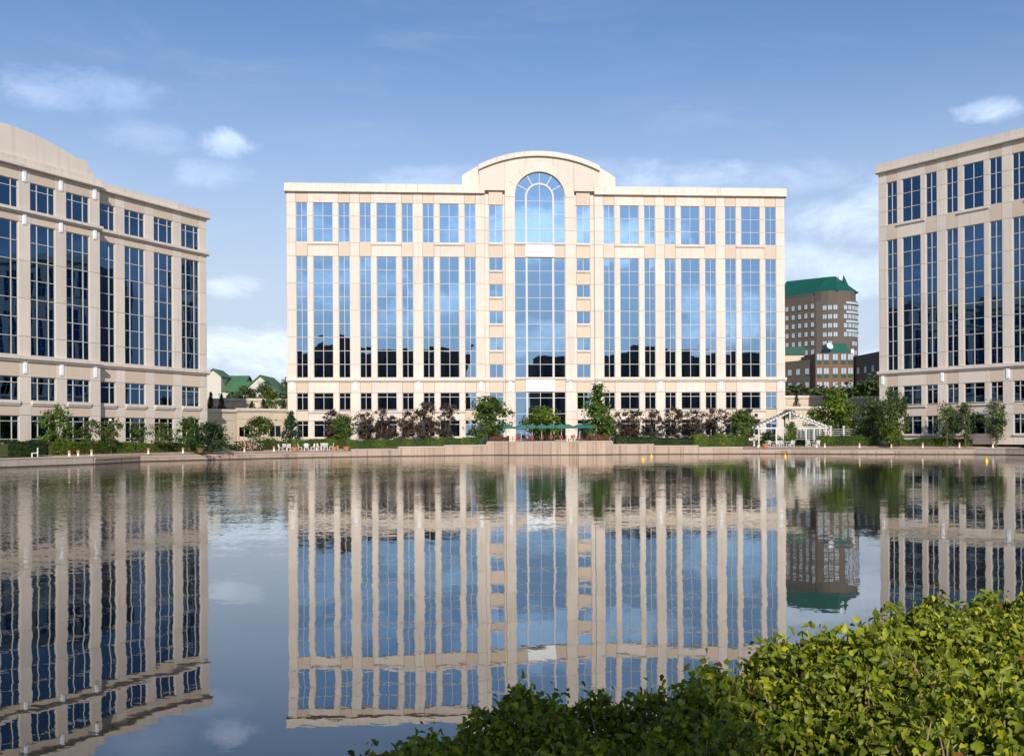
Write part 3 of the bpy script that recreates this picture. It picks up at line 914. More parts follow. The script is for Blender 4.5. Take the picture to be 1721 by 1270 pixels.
link_wing('low cream link wing with dark windows left of the middle block', (-40.6, 141.5), (-34.8, 148.0), 6.4, 14, [(.4, 2.2, 2.6, 4.0), (5.4, 7.4, 2.6, 4.2)])
link_wing('grey shaded low wall linking to the left block', (-45.0, 134.0), (-40.7, 141.5), 6.2, 6, [])
link_wing('set back roof garden wall above the left link wing', (-50, 160), (-37, 163), 8.5, 5, [])
link_wing('low cream garden wall right of the middle block', (38.8, 152), (47, 152.5), 6.5, 8, [])
link_wing('upper cream wall behind the pergola', (40.5, 161), (49.2, 162), 8.5, 8, [])
link_wing('dark grey low roofed shed beside the right block', (48.3, 150), (54, 150.5), 7.9, 6, [])


def facade_windows(root, P, Q, z0, dz, nz, xs, w, h, base, wmat='pane_far', sill=None):
    """windows set into a wall from P to Q (root coordinates), each a part with a pane"""
    d = Vector((Q[0] - P[0], Q[1] - P[1], 0)); L = d.length; d /= L; ang = math.atan2(d.y, d.x)
    key = (w, h, wmat)
    if key not in base:
        f = MB(); f.box(-w / 2 - .12, w / 2 + .12, -.06, .06, -h / 2 - .12, h / 2 + .12)
        g = MB(); g.box(-w / 2, -.05, -.10, -.055, -h / 2, h / 2); g.box(.05, w / 2, -.10, -.055, -h / 2, h / 2)
        base[key] = (f.mesh('window', 'brown_brick'), g.mesh('pane', wmat))
    fm, gm = base[key]
    for k in range(nz):
        for x in xs:
            o = link(bpy.data.objects.new('window', fm)); o.parent = root
            p = Vector((P[0], P[1], 0)) + d * (x * L); o.location = (p.x, p.y, z0 + k * dz); o.rotation_euler = (0, 0, ang)
            g = link(bpy.data.objects.new('pane', gm)); g.parent = o
            if sill:
                s_ = link(bpy.data.objects.new('awning', cube_mesh(sill))); s_.parent = o; s_.location = (0, -.12, -h / 2 - .5); s_.scale = (w, .12, .8)


def tower():
    root = thing('apartment_tower', 'tall brown brick tower with a dark green roof', 'building', (96, 330, 0))
    A, Bc, C_, D = (-16, 18), (-1.5, 0), (12.3, 5), (3, 26)
    arcp = [(5.2 + 8.2 * math.cos(a), 5.4 + 8.2 * math.sin(a)) for a in np.linspace(R(232), R(372), 13)]
    b = MB(); b.plan([A, Bc] + arcp + [D], .6, 46.0); b.build('wall', 'brown_brick', root)
    b = MB(); b.plan([(5.2 + 7.6 * math.cos(a), 5.4 + 7.6 * math.sin(a)) for a in np.linspace(0, 2 * math.pi, 20)[:-1]], 46, 49.2); b.plan([(-11, 14), (-2, 2.2), (6, 6), (0, 20)], 46.0, 49.0); b.build('upper_storey', 'brown_brick', root)
    g = MB()                                   # pitched roof with a hipped end
    g.add([(-11.6, 14.6, 48.6), (-1.6, 1.6, 48.6), (4.6, -2.6, 49), (13.2, 2, 49), (13, 9, 49), (4, 21, 48.8), (-6.6, 17.4, 55.2), (4.4, 6.6, 55.0), (6.6, 5.6, 55.0)],
          [(0, 1, 7, 6), (1, 2, 8, 7), (2, 3, 8), (3, 4, 8), (4, 5, 6, 7, 8), (5, 0, 6), (0, 1, 2, 3, 4, 5)])
    rf = g.build('roof', 'green_roof', root)
    block('chimney', 'white_metal', rf, 7.4, 8.0, 4.8, 5.4, 53.6, 55.2); q = MB(); q.add([(8.4, 2.6, 50.8), (11, 4.5, 50.8), (8.6, 6.5, 50.8), (8.9, 4.6, 55.4)], [(0, 1, 3), (1, 2, 3), (2, 0, 3), (0, 1, 2)]); q.build('turret_roof', 'green_roof', rf)
    base = {}
    facade_windows(root, (A[0] + .1, A[1] - .15), (Bc[0] - .1, Bc[1] - .15), 20.5, 3.0, 9, [.06, .17, .28, .39, .50, .61, .72, .83, .94], 1.1, 1.5, base)
    for i, (p, q_) in enumerate(zip(arcp[:-1], arcp[1:])):
        if i != 3:
            nz = 9 if i in (0, 1, 6, 7, 9) else 4; z0 = 20.5 if nz == 9 else 35.0
            facade_windows(root, p, q_, z0, 2.9, nz, [.5], 1.2, 1.4, base)
    for z in (36.0, 39.0, 42.0, 45.0):
        m_ = MB(); pts = [(5.2 + 8.55 * math.cos(a), 5.4 + 8.55 * math.sin(a)) for a in np.linspace(R(285), R(372), 9)]; pin = [(5.2 + 8.25 * math.cos(a), 5.4 + 8.25 * math.sin(a)) for a in np.linspace(R(372), R(285), 9)]
        m_.plan(pts + pin, z - .18, z + .55); m_.build('balcony', 'pane_far', root)
    return root


tower()


def midrise():
    root = thing('apartment_block', 'brown brick mid rise with pale windows below the tower', 'building', (78, 262, 0))
    base = {}
    b = MB(); b.box(-3.2, 6.6, 0, 14, .6, 23.6); b.build('wall', 'red_brown_brick', root)
    b = MB(); b.plan([(-8.6, 11), (-3.2, 3), (-3.2, 16), (-8.6, 18)], .6, 22.2); b.build('side_wing', 'brown_brick', root)
    b = MB(); b.plan([(6.6, 6), (9.0, -24), (20, -24), (20, 14), (6.6, 14)], .6, 22.8); b.build('side_wing', 'brown_brick', root)
    facade_windows(root, (-3.2, 0), (6.6, 0), 8.2, 3.6, 5, [.10, .28, .52, .74, .92], 1.25, 1.5, base, sill='green_roof')
    facade_windows(root, (-8.5, 10.9), (-3.25, 2.95), 8.4, 3.6, 4, [.2, .5, .82], 1.2, 1.5, base)
    facade_windows(root, (6.55, 5.8), (8.95, -23.8), 8.4, 3.5, 4, [.12, .27, .42, .57, .72, .87], 1.3, 1.6, base)
    g = MB(); g.add([(.6, 1, 23.6), (6.2, 1, 23.6), (6.2, 9, 23.6), (.6, 9, 23.6), (1.0, 2.6, 26.4), (5.4, 2.6, 26.4), (5.4, 8, 26.4), (1.0, 8, 26.4)], [(0, 1, 5, 4), (1, 2, 6, 5), (2, 3, 7, 6), (3, 0, 4, 7), (4, 5, 6, 7)]); g.build('roof', 'green_roof', root)
    d = MB(); d.lathe([(.02, 0), (.55, .2), (.9, .6), (.86, .64), (.5, .26), (.02, .1)], 14); o = d.build('dish', 'white_metal', root, (.4, .4, 25.2)); o.rotation_euler = (R(60), R(25), 0); o.data.update()
    b = MB(); b.plan([(7.3, 4), (8, 4), (8, 5), (7.3, 5)], 22.8, 25.0); b.build('vent', 'white_metal', root)
    return root


midrise()


def tan_annex():
    root = thing('apartment_block', 'small tan block with a green top left of the brown mid rise', 'building', (73.4, 277, 0))
    b = MB(); b.box(-3.2, 2.6, 0, 10, .6, 24.4); b.build('wall', 'tan_wall', root)
    b = MB(); b.box(-3.4, 2.8, -.3, 10.2, 24.4, 26.6); b.build('roof', 'green_roof', root)


tan_annex()

# ------------------------------------------------------------------ foliage
def leaf_mesh(name, mname, C, N, S, tint, fold=.25, shape='quad'):
    """leaf faces at centres C with normals N, sizes S"""
    n = len(C); rg = np.random.default_rng(n)
    N = N / np.maximum(1e-6, np.linalg.norm(N, axis=1))[:, None]
    A = np.cross(N, rg.normal(size=(n, 3))); A /= np.maximum(1e-6, np.linalg.norm(A, axis=1))[:, None]
    Bv = np.cross(N, A); S = S[:, None]
    if shape == 'quad':
        V = np.stack([C - A * S * .5, C + Bv * S * .34 + N * S * .1, C + A * S * .55, C - Bv * S * .34 + N * S * .1], 1); k = 4
        F = np.arange(n * 4).reshape(n, 4)
    else:                                      # folded, pointed and slightly lobed leaf
        L = [(0, -.02, 0), (-.24, .14, .06), (-.36, .36, .12), (-.21, .50, .07), (-.19, .74, .04), (0, 1.06, -.16), (.18, .76, .03), (.22, .53, .08), (.33, .38, .13), (.24, .14, .06), (0, .45, -.04)]
        V = np.stack([C + Bv * S * x + A * S * (y - .5) + N * S * z * (fold / .25) for x, y, z in L], 1); k = len(L)
        tri = [(0, 10, 1), (1, 10, 2), (2, 10, 3), (3, 10, 4), (4, 10, 5), (5, 10, 6), (6, 10, 7), (7, 10, 8), (8, 10, 9), (9, 10, 0)]
        F = (np.arange(n)[:, None, None] * k + np.array(tri)[None]).reshape(-1, 3)
    me = bpy.data.meshes.new(name)
    me.vertices.add(n * k); me.vertices.foreach_set('co', V.reshape(-1).astype(np.float32))
    m_ = F.shape[1]; me.loops.add(F.size); me.loops.foreach_set('vertex_index', F.reshape(-1).astype(np.int32))
    me.polygons.add(len(F)); me.polygons.foreach_set('loop_start', (np.arange(len(F)) * m_).astype(np.int32)); me.polygons.foreach_set('loop_total', np.full(len(F), m_, np.int32))
    at = me.attributes.new('tint', 'FLOAT', 'POINT'); at.data.foreach_set('value', np.repeat(tint, k).astype(np.float32))
    me.update(calc_edges=True); me.validate()
    me.materials.append(M[mname]); return me


def crown_points(kind, n, rg):
    """leaf centres in a unit tree (x, y about 0 +-0.5, z 0..1)"""
    out = []
    K = {'round': 46, 'small': 30, 'bush': 50, 'purple': 34, 'lime': 40, 'olive': 44, 'slim': 30, 'cone': 60, 'conifer': 70, 'wood': 60}[kind]
    cs = []
    while len(cs) < K:
        p = rg.uniform(-1, 1, 3); z = (p[2] + 1) / 2
        if kind in ('cone', 'conifer'):
            lo = .06; r = (1 - z) ** .8 * (1 if kind == 'conifer' else 1.0) * min(1, z * 9 + .35); zz = lo + z * (1 - lo)
        elif kind == 'bush': lo = .02; r = math.sqrt(max(0, 1 - (z * 1.0) ** 2.2)); zz = lo + z * .95
        elif kind == 'purple': lo = .10; r = (.55 + .6 * z) * math.sqrt(max(0, 1 - max(0, (z - .35) / .65) ** 2)); zz = lo + z * .9
        elif kind == 'slim': lo = .25; r = math.sqrt(max(0, 1 - (2 * z - 1) ** 2)) * .95 + .05; zz = lo + z * .75
        elif kind == 'small': lo = .25; r = math.sqrt(max(0, 1 - (2 * z - .9) ** 2 / 1.4)); zz = lo + z * .75
        else: lo = .13; r = math.sqrt(max(0, 1 - ((z - .42) / .6) ** 2)); zz = lo + z * .87
        q = math.hypot(p[0], p[1])
        if q > 1 or q < .25 * rg.random(): continue
        cs.append((p[0] * r * .43, p[1] * r * .43, zz))
    cs = np.array(cs)
    idx = rg.integers(0, K, n)
    sp = {'purple': .055, 'small': .07, 'slim': .07, 'cone': .06, 'conifer': .05}.get(kind, .075)
    C = cs[idx] + rg.normal(size=(n, 3)) * np.array([sp, sp, sp * .75]) * rg.uniform(.6, 1.3, K)[idx][:, None]
    C[:, 2] = np.clip(C[:, 2], .03, 1.06)
    tint = np.clip(rg.uniform(.2, .8, K)[idx] + rg.normal(0, .18, n), 0, 1)
    return C, cs, tint


_tree_lib = {}


def tree_meshes(kind, v):
    if (kind, v) in _tree_lib: return _tree_lib[(kind, v)]
    rg = np.random.default_rng(sum(map(ord, kind)) * 7 + v)
    n = {'purple': 1500, 'small': 1500, 'slim': 1500, 'conifer': 3200, 'wood': 3000}.get(kind, 2400)
    C, cs, tint = crown_points(kind, n, rg)
    N = rg.normal(size=(n, 3)) + (C - np.array([0, 0, .45])) * 2.5 + np.array([0, 0, .5])
    S = rg.uniform(.045, .085, n) * {'conifer': .8, 'purple': .95}.get(kind, 1.0)
    mname = {'bush': 'leaf_dark', 'slim': 'leaf_olive'}.get(kind, 'leaf_' + ('round' if kind == 'cone' else kind))
    crown = leaf_mesh('crown', mname, C, N, S, tint)
    b = MB(); rr = random.Random(v + 3)
    if kind in ('purple', 'bush'):
        for i in range(5):
            a = rr.uniform(0, 6.28); b.tube([(.02 * math.cos(a), .02 * math.sin(a), -.02), (.08 * math.cos(a), .08 * math.sin(a), .3), (.22 * math.cos(a), .22 * math.sin(a), .75)], [.02, .014, .005], 5)
    else:
        b.tube([(0, 0, -.03), (.01, 0, .25), (-.01, .01, .6), (0, 0, .92)], [.032, .026, .016, .004], 6)
        for i in range(9):
            c = cs[rr.randrange(len(cs))]; z0 = max(.15, c[2] - .25)
            b.tube([(0, 0, z0), (c[0] * .5, c[1] * .5, (z0 + c[2]) / 2 + .02), tuple(c)], [.013, .009, .003], 4)
    _tree_lib[(kind, v)] = (crown, b.mesh('trunk', 'bark'))
    return _tree_lib[(kind, v)]


def tree(kind, label, x, y, z, h, w, group=None, v=0, name=None, cat='tree'):
    crown, trunk = tree_meshes(kind, v)
    nm = name or {'purple': 'purple_leaf_tree', 'conifer': 'conifer_tree', 'bush': 'bush', 'slim': 'young_tree', 'small': 'ornamental_tree'}.get(kind, 'leafy_tree')
    root = thing(nm, label, cat, (x, y, z - .05), rnd.uniform(0, 6.28), group)
    for part, me in (('crown', crown), ('trunk', trunk)):
        o = link(bpy.data.objects.new(part, me)); o.parent = root; o.scale = (w * (1.5 if kind == 'purple' else 1.22), w * (1.4 if kind == 'purple' else 1.22), h * 1.02)
    return root


TREES = [
    ('round', -47.9, 103, 0.9, 4.7, 3.0, 'leafy green tree cut by the left edge beside the bench'),
    ('small', -45.8, 106, 1.0, 3.3, 2.3, 'small ornamental tree behind the clipped hedge, nearest the left edge'),
    ('small', -44.4, 108, 1.0, 3.5, 2.2, 'small ornamental tree just right of the globe lamp post'),
    ('small', -43.0, 112, 1.0, 3.2, 2.0, 'thin small ornamental tree before the third bay of the left block'),
    ('small', -41.1, 114, 1.0, 3.1, 2.6, 'wider ornamental tree before the fourth bay of the left block'),
    ('round', -39.1, 117, 1.0, 3.7, 2.7, 'leafy tree at the right corner of the left block'),
    ('bush', -36.3, 116, .95, 3.3, 4.2, 'big dark green bush beside the red planter'),
    ('round', -36.0, 136, 1.2, 3.9, 3.8, 'grey green tree in front of the low link wing'),
    ('conifer', -32.0, 137, 1.2, 4.6, 3.3, 'dark conifer at the left foot of the middle block'),
    ('round', -25.6, 140, 1.7, 3.8, 3.0, 'fresh green tree among the purple trees on the left wing'),
    ('round', -5.2, 140.5, 1.72, 5.9, 5.7, 'large round green tree left of the entrance terrace'),
    ('lime', 2.5, 143, 1.72, 4.7, 4.5, 'bright lime tree behind the umbrellas at the entrance'),
    ('cone', 9.9, 140.5, 1.72, 7.4, 5.1, 'tall pyramid shaped tree right of the entrance terrace'),
    ('round', 29.9, 141, 1.5, 4.2, 3.7, 'round green tree between purple trees and the pergola'),
    ('lime', 43.6, 141.5, 1.3, 6.9, 4.9, 'tall light green tree behind the right promenade hedge'),
    ('round', 41.6, 145, 1.5, 4.7, 3.4, 'darker tree half hidden behind the pergola'),
    ('olive', 46.4, 137, 1.2, 6.0, 4.0, 'olive green tree beside the light green one'),
    ('olive', 47.3, 131, 1.0, 7.0, 3.6, 'tall olive tree at the left corner of the right block'),
    ('lime', 46.4, 129, 1.0, 3.2, 2.3, 'low yellow green tree under the tall olive tree'),
    ('slim', 52.7, 127, 1.0, 5.3, 2.5, 'first slim young tree before the right block'),
    ('slim', 54.6, 126, 1.0, 5.0, 2.8, 'second slim young tree before the right block'),
    ('slim', 57.2, 123.4, 1.0, 5.3, 2.6, 'slim young tree nearest the right edge'),
]
for i, (k, x, y, z, h, w, lab) in enumerate(TREES):
    tree(k, lab, x, y, z, h, w, v=i % 3)
PL = [(-27.4, 143, 4.4, 3.0), (-22.9, 143, 4.2, 3.0), (-20.8, 143.3, 4.8, 1.9), (-19.2, 143, 3.7, 2.1), (-17.0, 143, 4.1, 2.5), (-14.3, 143, 5.4, 3.3), (-11.4, 143, 5.2, 3.0)]
for i, (x, y, h, w) in enumerate(PL):
    tree('purple', 'purple leaved tree by the left wing, %s from the left' % ORD[i], x, y, 1.75, h, w, 'purple leaved trees before the middle block', i)
PR_ = [(13.1, 145, 3.9, 1.6), (15.3, 145, 4.5, 3.8), (18.2, 145, 4.2, 2.3), (20.9, 145, 4.5, 3.2), (23.9, 145, 4.2, 3.1), (27.3, 145.5, 4.5, 3.1), (31.8, 146, 4.3, 2.8)]
for i, (x, y, h, w) in enumerate(PR_):
    tree('purple', 'purple leaved tree by the right wing, %s from the left' % ORD[i], x, y, 1.8, h, w, 'purple leaved trees before the middle block', i + 7)
# roof garden and gap planting
for i, (k, x, y, z, h, w, lab) in enumerate([
        ('conifer', -47.2, 151, 6.2, 3.0, 1.4, 'small dark conifer on the roof garden, leftmost by the left block'),
        ('conifer', -45.6, 151, 6.2, 2.8, 1.3, 'small dark conifer on the roof garden, second from the left block'),
        ('conifer', -40.8, 150, 6.4, 1.5, 1.3, 'tiny blue green conifer on the link wing roof'),
        ('conifer', -39.2, 150.5, 6.4, 1.8, 1.6, 'tiny conifer beside the yellow green shrub on the link roof'),
        ('lime', -38.2, 151.5, 6.4, 3.0, 2.0, 'yellow green shrub on the link wing roof'),
        ('conifer', -36.6, 152, 6.4, 1.7, 1.1, 'tiny conifer right of the yellow green shrub'),
        ('olive', -37.0, 158, 6.4, 5.2, 3.4, 'grey green tree on the roof garden by the middle block'),
        ('olive', -47.8, 172, 8.2, 3.0, 3.6, 'low spreading shrub on top of the roof garden wall'),
        ('olive', -44.6, 172, 8.2, 3.8, 2.6, 'pale feathery shrub on top of the roof garden wall'),
        ('conifer', 41.3, 155, 6.5, 2.2, 1.2, 'small conifer on the garden wall right of the middle block'),
        ('conifer', 46.2, 157, 6.5, 2.0, 1.1, 'small conifer on the garden wall near the shed')]):
    tree(k, lab, x, y, z, h, w, v=i % 3)
for i, (x, y, h, w, lab) in enumerate([(52, 205, 11.4, 13, 'broad dull green tree below the tower, leftmost'), (60, 205, 10.8, 11, 'dull green tree below the brown mid rise, second from left'), (66, 200, 11.6, 12, 'full green tree in the middle of the right gap'),
                                      (72, 198, 13.8, 13, 'big dark tree rising above the shed in the right gap'), (59, 185, 9.2, 9, 'lighter green tree in front of the far trees'), (66, 180, 10.6, 9, 'bright green tree close to the right block')]):
    tree('wood', lab, x, y, .6, h, w, 'large trees in the right gap', i % 3)
for i, (x, y, h, w) in enumerate([(-78, 235, 11, 12), (-66, 230, 11.5, 10), (-58, 232, 12, 10)]):
    tree('wood', 'tree in front of the green roofed houses, %s from the left' % ORD[i], x, y, .6, h, w, 'trees before the green roofed houses', i)


def hedge(label, pts, h, w, mname='leaf_hedge', dens=230, z=(.95, .95), name='hedge', leaf=.16, bumpy=.12):
    """clipped hedge along a polyline"""
    rg = np.random.default_rng(abs(hash(label)) % 1000 if False else len(label) * 13 + int(h * 100))
    root = thing(name, label, 'hedge', (pts[0][0], pts[0][1], z[0]))
    Cs, Ns = [], []; core = MB(); o0 = np.array([pts[0][0], pts[0][1]])
    tot = len(pts) - 1
    for k in range(tot):
        p, q = np.array(pts[k]) - o0, np.array(pts[k + 1]) - o0; d = q - p; L = np.linalg.norm(d); d /= L; nv = np.array([-d[1], d[0]])
        za = (z[1] - z[0]) * k / tot; zb_ = (z[1] - z[0]) * (k + 1) / tot
        n = int(dens * L * (h + w))
        u = rg.uniform(0, L, n); a = rg.uniform(-1, 1, n); b = rg.uniform(0, 1, n)
        top = rg.random(n) < w / (w + 1.4 * h)
        a = np.where(top, a, np.sign(a) * rg.uniform(.85, 1.03, n)); b = np.where(top, rg.uniform(.86, 1.04, n), b)
        bump = 1 + bumpy * np.sin(u * 2.1 + k) * np.sin(u * .73 + 1.3 * k) + rg.normal(0, .03, n)
        P = p[None] + d[None] * u[:, None] + nv[None] * (a * w / 2)[:, None]
        zz = b * h * bump + za + (zb_ - za) * u / L
        Cs.append(np.column_stack([P, zz])); Ns.append(np.column_stack([nv[None] * np.where(top, 0, a)[:, None] * 1.5, np.where(top, 1.5, .4)]) + rg.normal(size=(n, 3)) * .7)
        c0, c1 = p - nv * w * .42, q - nv * w * .42; c2, c3 = q + nv * w * .42, p + nv * w * .42; hc = h * (.84 if mname != 'petal' else .3)
        core.add([(*c0, za - .1), (*c1, zb_ - .1), (*c2, zb_ - .1), (*c3, za - .1), (*c0, za + hc), (*c1, zb_ + hc), (*c2, zb_ + hc), (*c3, za + hc)], [(0, 1, 2, 3), (4, 5, 6, 7), (0, 1, 5, 4), (1, 2, 6, 5), (2, 3, 7, 6), (3, 0, 4, 7)])
    C = np.concatenate(Cs); N = np.concatenate(Ns)
    t = np.clip(.5 + .25 * np.sin(C[:, 0] * 1.7) + rg.normal(0, .2, len(C)), 0, 1)
    o = link(bpy.data.objects.new('foliage', leaf_mesh('foliage', mname, C, N, rg.uniform(.7, 1.3, len(C)) * leaf, t))); o.parent = root; tag(o, kind='stuff')
    core.build('branches', 'soil' if mname != 'petal' else 'leaf_dark', root)
    return root


hedge('clipped bright hedge along the left promenade near the lamps', [(-47.2, 99.5), (-44.9, 108.6), (-43.4, 111)], 1.1, 1.3)
hedge('dark low hedge below the left block by the wall', [(-49.2, 95), (-47.6, 99.2)], 1.3, 1.3, 'leaf_dark')
hedge('darker hedge behind the left brick promenade', [(-43.3, 111.2), (-38.8, 118.8)], .95, 1.2, 'leaf_round')
hedge('low hedge behind the promenade in the left gap', [(-35.5, 124.0), (-31.0, 129.4)], 1.0, 1.4, 'leaf_round', z=(1.0, 1.0))
hedge('bright hedge behind the three white table sets', [(-30.6, 130.2), (-24.4, 135.4)], 1.15, 1.5, z=(1.0, 1.05))
hedge('long hedge above the stepped wall on the left', [(-24.2, 134.0), (-18, 136), (-12, 137.5), (-6.2, 138.6)], .95, 1.8, 'leaf_round', z=(1.05, 1.4))
hedge('long dark hedge above the stepped wall on the right', [(12, 138), (17, 138.2), (22.5, 138.4)], .95, 1.8, 'leaf_dark', z=(1.38, 1.12))
hedge('uneven mixed green border right of the stepped wall', [(22.6, 138.6), (26, 138.8), (29.6, 139.2)], 1.35, 1.8, 'leaf_hedge', z=(1.05, .95), bumpy=.3)
hedge('clipped hedge behind the right promenade next to the pergola', [(39.6, 138), (46.2, 134.0)], 1.25, 1.4, 'leaf_round', z=(1.0, 1.0))
hedge('low hedge in front of the right block', [(47.4, 132.0), (52.5, 129.0), (57.5, 126.6), (60.8, 123.6)], .85, 1.4, 'leaf_round', z=(1.0, 1.0))
hedge('dark red planting left on the bastion terrace', [(-5.0, 137.4), (-2.6, 136.4)], .75, .9, 'leaf_red', z=(1.72, 1.72), dens=120)
hedge('dark red planting right on the bastion terrace', [(8.4, 136.2), (11.0, 137.2)], .8, .9, 'leaf_red', z=(1.72, 1.72), dens=120)
hedge('pale flowering shrub border left under the purple trees', [(-24, 141.2), (-17, 141.6), (-9.8, 142.2)], .55, 1.2, 'petal', z=(1.55, 1.65), dens=28, bumpy=.4)
hedge('pale flowering shrub border right under the purple trees', [(13, 143), (20, 143.3), (28, 143.8)], .55, 1.2, 'petal', z=(1.65, 1.6), dens=28, bumpy=.4)
hedge('pink white flowering shrub behind the left promenade', [(-35.6, 122.6), (-33.2, 125.6)], 1.3, 1.6, 'petal', z=(1.0, 1.0), dens=45, bumpy=.5)

# ------------------------------------------------------------------ promenade and terrace furniture
def path_light_proto(loc, label, group):
    r = thing('path_light', label, 'lamp', loc, 0, group)
    b = MB(); b.lathe([(.15, 0), (.13, .05), (.10, .08), (.09, .36), (.12, .39)], 10); b.build('post', 'lamp_white', r)
    b = MB(); b.lathe([(.10, .391), (.16, .43), (.15, .54), (.10, .61), (.05, .65), (.01, .68)], 12); b.build('cap', 'terracotta', r)
    return r


PLT = [(-43.6, 96.3), (-43.2, 97.3), (-42.9, 99.6), (-41.2, 110), (-38.7, 113.7), (-36.2, 117.3), (-33.8, 120.9), (-31.2, 124.6), (-29.4, 127.2), (-27, 129.6), (-24.6, 131.2)]
PRT = [(31.5, 138), (38.3, 134), (39.3, 133.6), (42.9, 130.6), (46.4, 128.9), (49.8, 127.4), (53.7, 125.7), (56.9, 123.6)]
pl0 = None
for side, pts in (('left', PLT), ('right', PRT)):
    for i, (x, y) in enumerate(pts):
        lab = '%s terracotta topped path light on the %s promenade, counted from the left' % (ORD[i], side); z = .74 if (side == 'left' and i < 2) else .8
        if pl0 is None: pl0 = path_light_proto((x, y, z), lab, 'path lights along the promenade')
        else: copy_thing(pl0, (x, y, z), rnd.uniform(0, 6), lab)


def chair_proto():
    r = thing('garden_chair', '', 'chair')
    b = MB(); b.box(-.24, .24, -.24, .24, .42, .46); b.build('seat', 'white_metal', r)
    b = MB()
    for x in (-.2, -.1, 0, .1, .2): b.bar((x, .22, .47), (x, .30, .86), .04)
    b.bar((-.24, .30, .88), (.24, .30, .88), .05); b.build('backrest', 'white_metal', r)
    for x in (-.21, .21):
        for y in (-.2, .2):
            m_ = MB(); m_.bar((x, y, 0), (x, y, .42), .04); m_.build('leg', 'white_metal', r)
    return r


def table_proto(mname='white_metal', r_=.5):
    r = thing('garden_table', '', 'table')
    b = MB(); b.lathe([(r_, .70), (r_, .74)], 16); b.build('table_top', mname, r)
    b = MB(); b.lathe([(.28, 0), (.26, .03), (.04, .06), (.04, .70)], 10); b.build('leg', mname, r)
    return r


ch0, tb0 = chair_proto(), table_proto()
used = [False, False]
SETS = [((-30.3, 127.4), .8, 'left one of three white promenade table sets'), ((-28.0, 128.3), .84, 'middle one of three white promenade table sets'), ((-25.9, 129.6), .86, 'right one of three white promenade table sets'),
        ((33.6, 138.2), .85, 'white table set under the left of the pergola'), ((35.3, 137.6), .86, 'white table set under the middle of the pergola'), ((38.6, 136.6), .86, 'white table set at the right pergola posts')]
for (x, y), z, where in SETS:
    lab = 'round white metal table, ' + where
    if not used[0]: tb0.location = (x, y, z); tb0['label'] = lab; tb0['group'] = 'white garden tables'; used[0] = True
    else: copy_thing(tb0, (x, y, z), 0, lab)
    for a, side_ in ((20, 'right'), (110, 'far'), (200, 'left'), (290, 'near')):
        a_ = R(a + rnd.uniform(-15, 15)); loc = (x + .78 * math.cos(a_), y + .78 * math.sin(a_), z); rz = a_ - math.pi / 2
        lab = 'white metal chair on the %s side, ' % side_ + where
        if not used[1]: ch0.location = loc; ch0.rotation_euler = (0, 0, rz); ch0['label'] = lab; ch0['group'] = 'chairs, ' + where; used[1] = True
        else: copy_thing(ch0, loc, rz, lab, 'chairs, ' + where)

# terrace umbrellas with tables and red chairs
UM = [(-2.6, 139.6), (-.8, 138.6), (.7, 140.3), (2.0, 138.9), (3.3, 140.2), (4.7, 138.6), (5.7, 140.4), (7.2, 138.9), (8.5, 139.6)]
um0 = None
for i, (x, y) in enumerate(UM):
    lab = 'dark teal parasol on the entrance terrace, %s from the left' % ORD[i]
    if um0 is None:
        um0 = thing('parasol', lab, 'parasol', (x, y, 1.72), 0, 'teal parasols on the terrace')
        b = MB(); n = 8; v = [(0, 0, 2.45)]
        for rr_, zz in ((.5, 2.28), (.98, 2.02)):
            v += [(rr_ * math.cos(2 * math.pi * k / n), rr_ * math.sin(2 * math.pi * k / n), zz) for k in range(n)]
        v += [(.98 * math.cos(2 * math.pi * k / n), .98 * math.sin(2 * math.pi * k / n), 1.86) for k in range(n)]
        f = [(0, 1 + k, 1 + (k + 1) % n) for k in range(n)] + [(1 + k, 9 + k, 9 + (k + 1) % n, 1 + (k + 1) % n) for k in range(n)] + [(9 + k, 17 + k, 17 + (k + 1) % n, 9 + (k + 1) % n) for k in range(n)]
        b.add(v, f); b.build('canopy', 'umbrella_cloth', um0)
        b = MB(); b.tube([(0, 0, .0), (0, 0, 2.5)], [.03, .03], 8); b.build('pole', 'white_metal', um0)
        b = MB(); b.lathe([(.26, 0), (.26, .06), (.06, .12)], 12); b.build('base', 'dark_metal', um0)
    else:
        copy_thing(um0, (x, y, 1.72), rnd.uniform(0, 1), lab)
tt0 = table_proto('dark_metal', .45); first = True
rc = thing('terrace_chair', '', 'chair')
b = MB(); b.box(-.22, .22, -.22, .22, .42, .46); b.build('seat', 'red_paint', rc); b = MB(); b.box(-.22, .22, .2, .24, .5, .9); b.build('backrest', 'red_paint', rc)
for x in (-.19, .19):
    for y in (-.19, .19):
        m_ = MB(); m_.bar((x, y, 0), (x, y, .42), .035); m_.build('leg', 'dark_metal', rc)
firstc = True
for i, (x, y) in enumerate(UM):
    lab = 'dark cafe table beside the %s teal parasol from the left' % ORD[i]
    if first: tt0.location = (x + .62, y - .4, 1.72); tt0['label'] = lab; tt0['group'] = 'cafe tables on the terrace'; first = False
    else: copy_thing(tt0, (x + .62, y - .4, 1.72), 0, lab)
    for a, sd_ in ((205, 'left'), (330, 'right')):
        a_ = R(a + rnd.uniform(-25, 25)); loc = (x + .62 + .75 * math.cos(a_), y - .4 + .6 * math.sin(a_), 1.72); lab = 'red cafe chair, %s of the pair below the %s teal parasol from the left' % (sd_, ORD[i]); gp_ = 'red chairs below the %s parasol' % ORD[i]
        if firstc: rc.location = loc; rc.rotation_euler = (0, 0, a_ - math.pi / 2); rc['label'] = lab; rc['group'] = gp_; firstc = False
        else: copy_thing(rc, loc, a_ - math.pi / 2, lab, gp_)

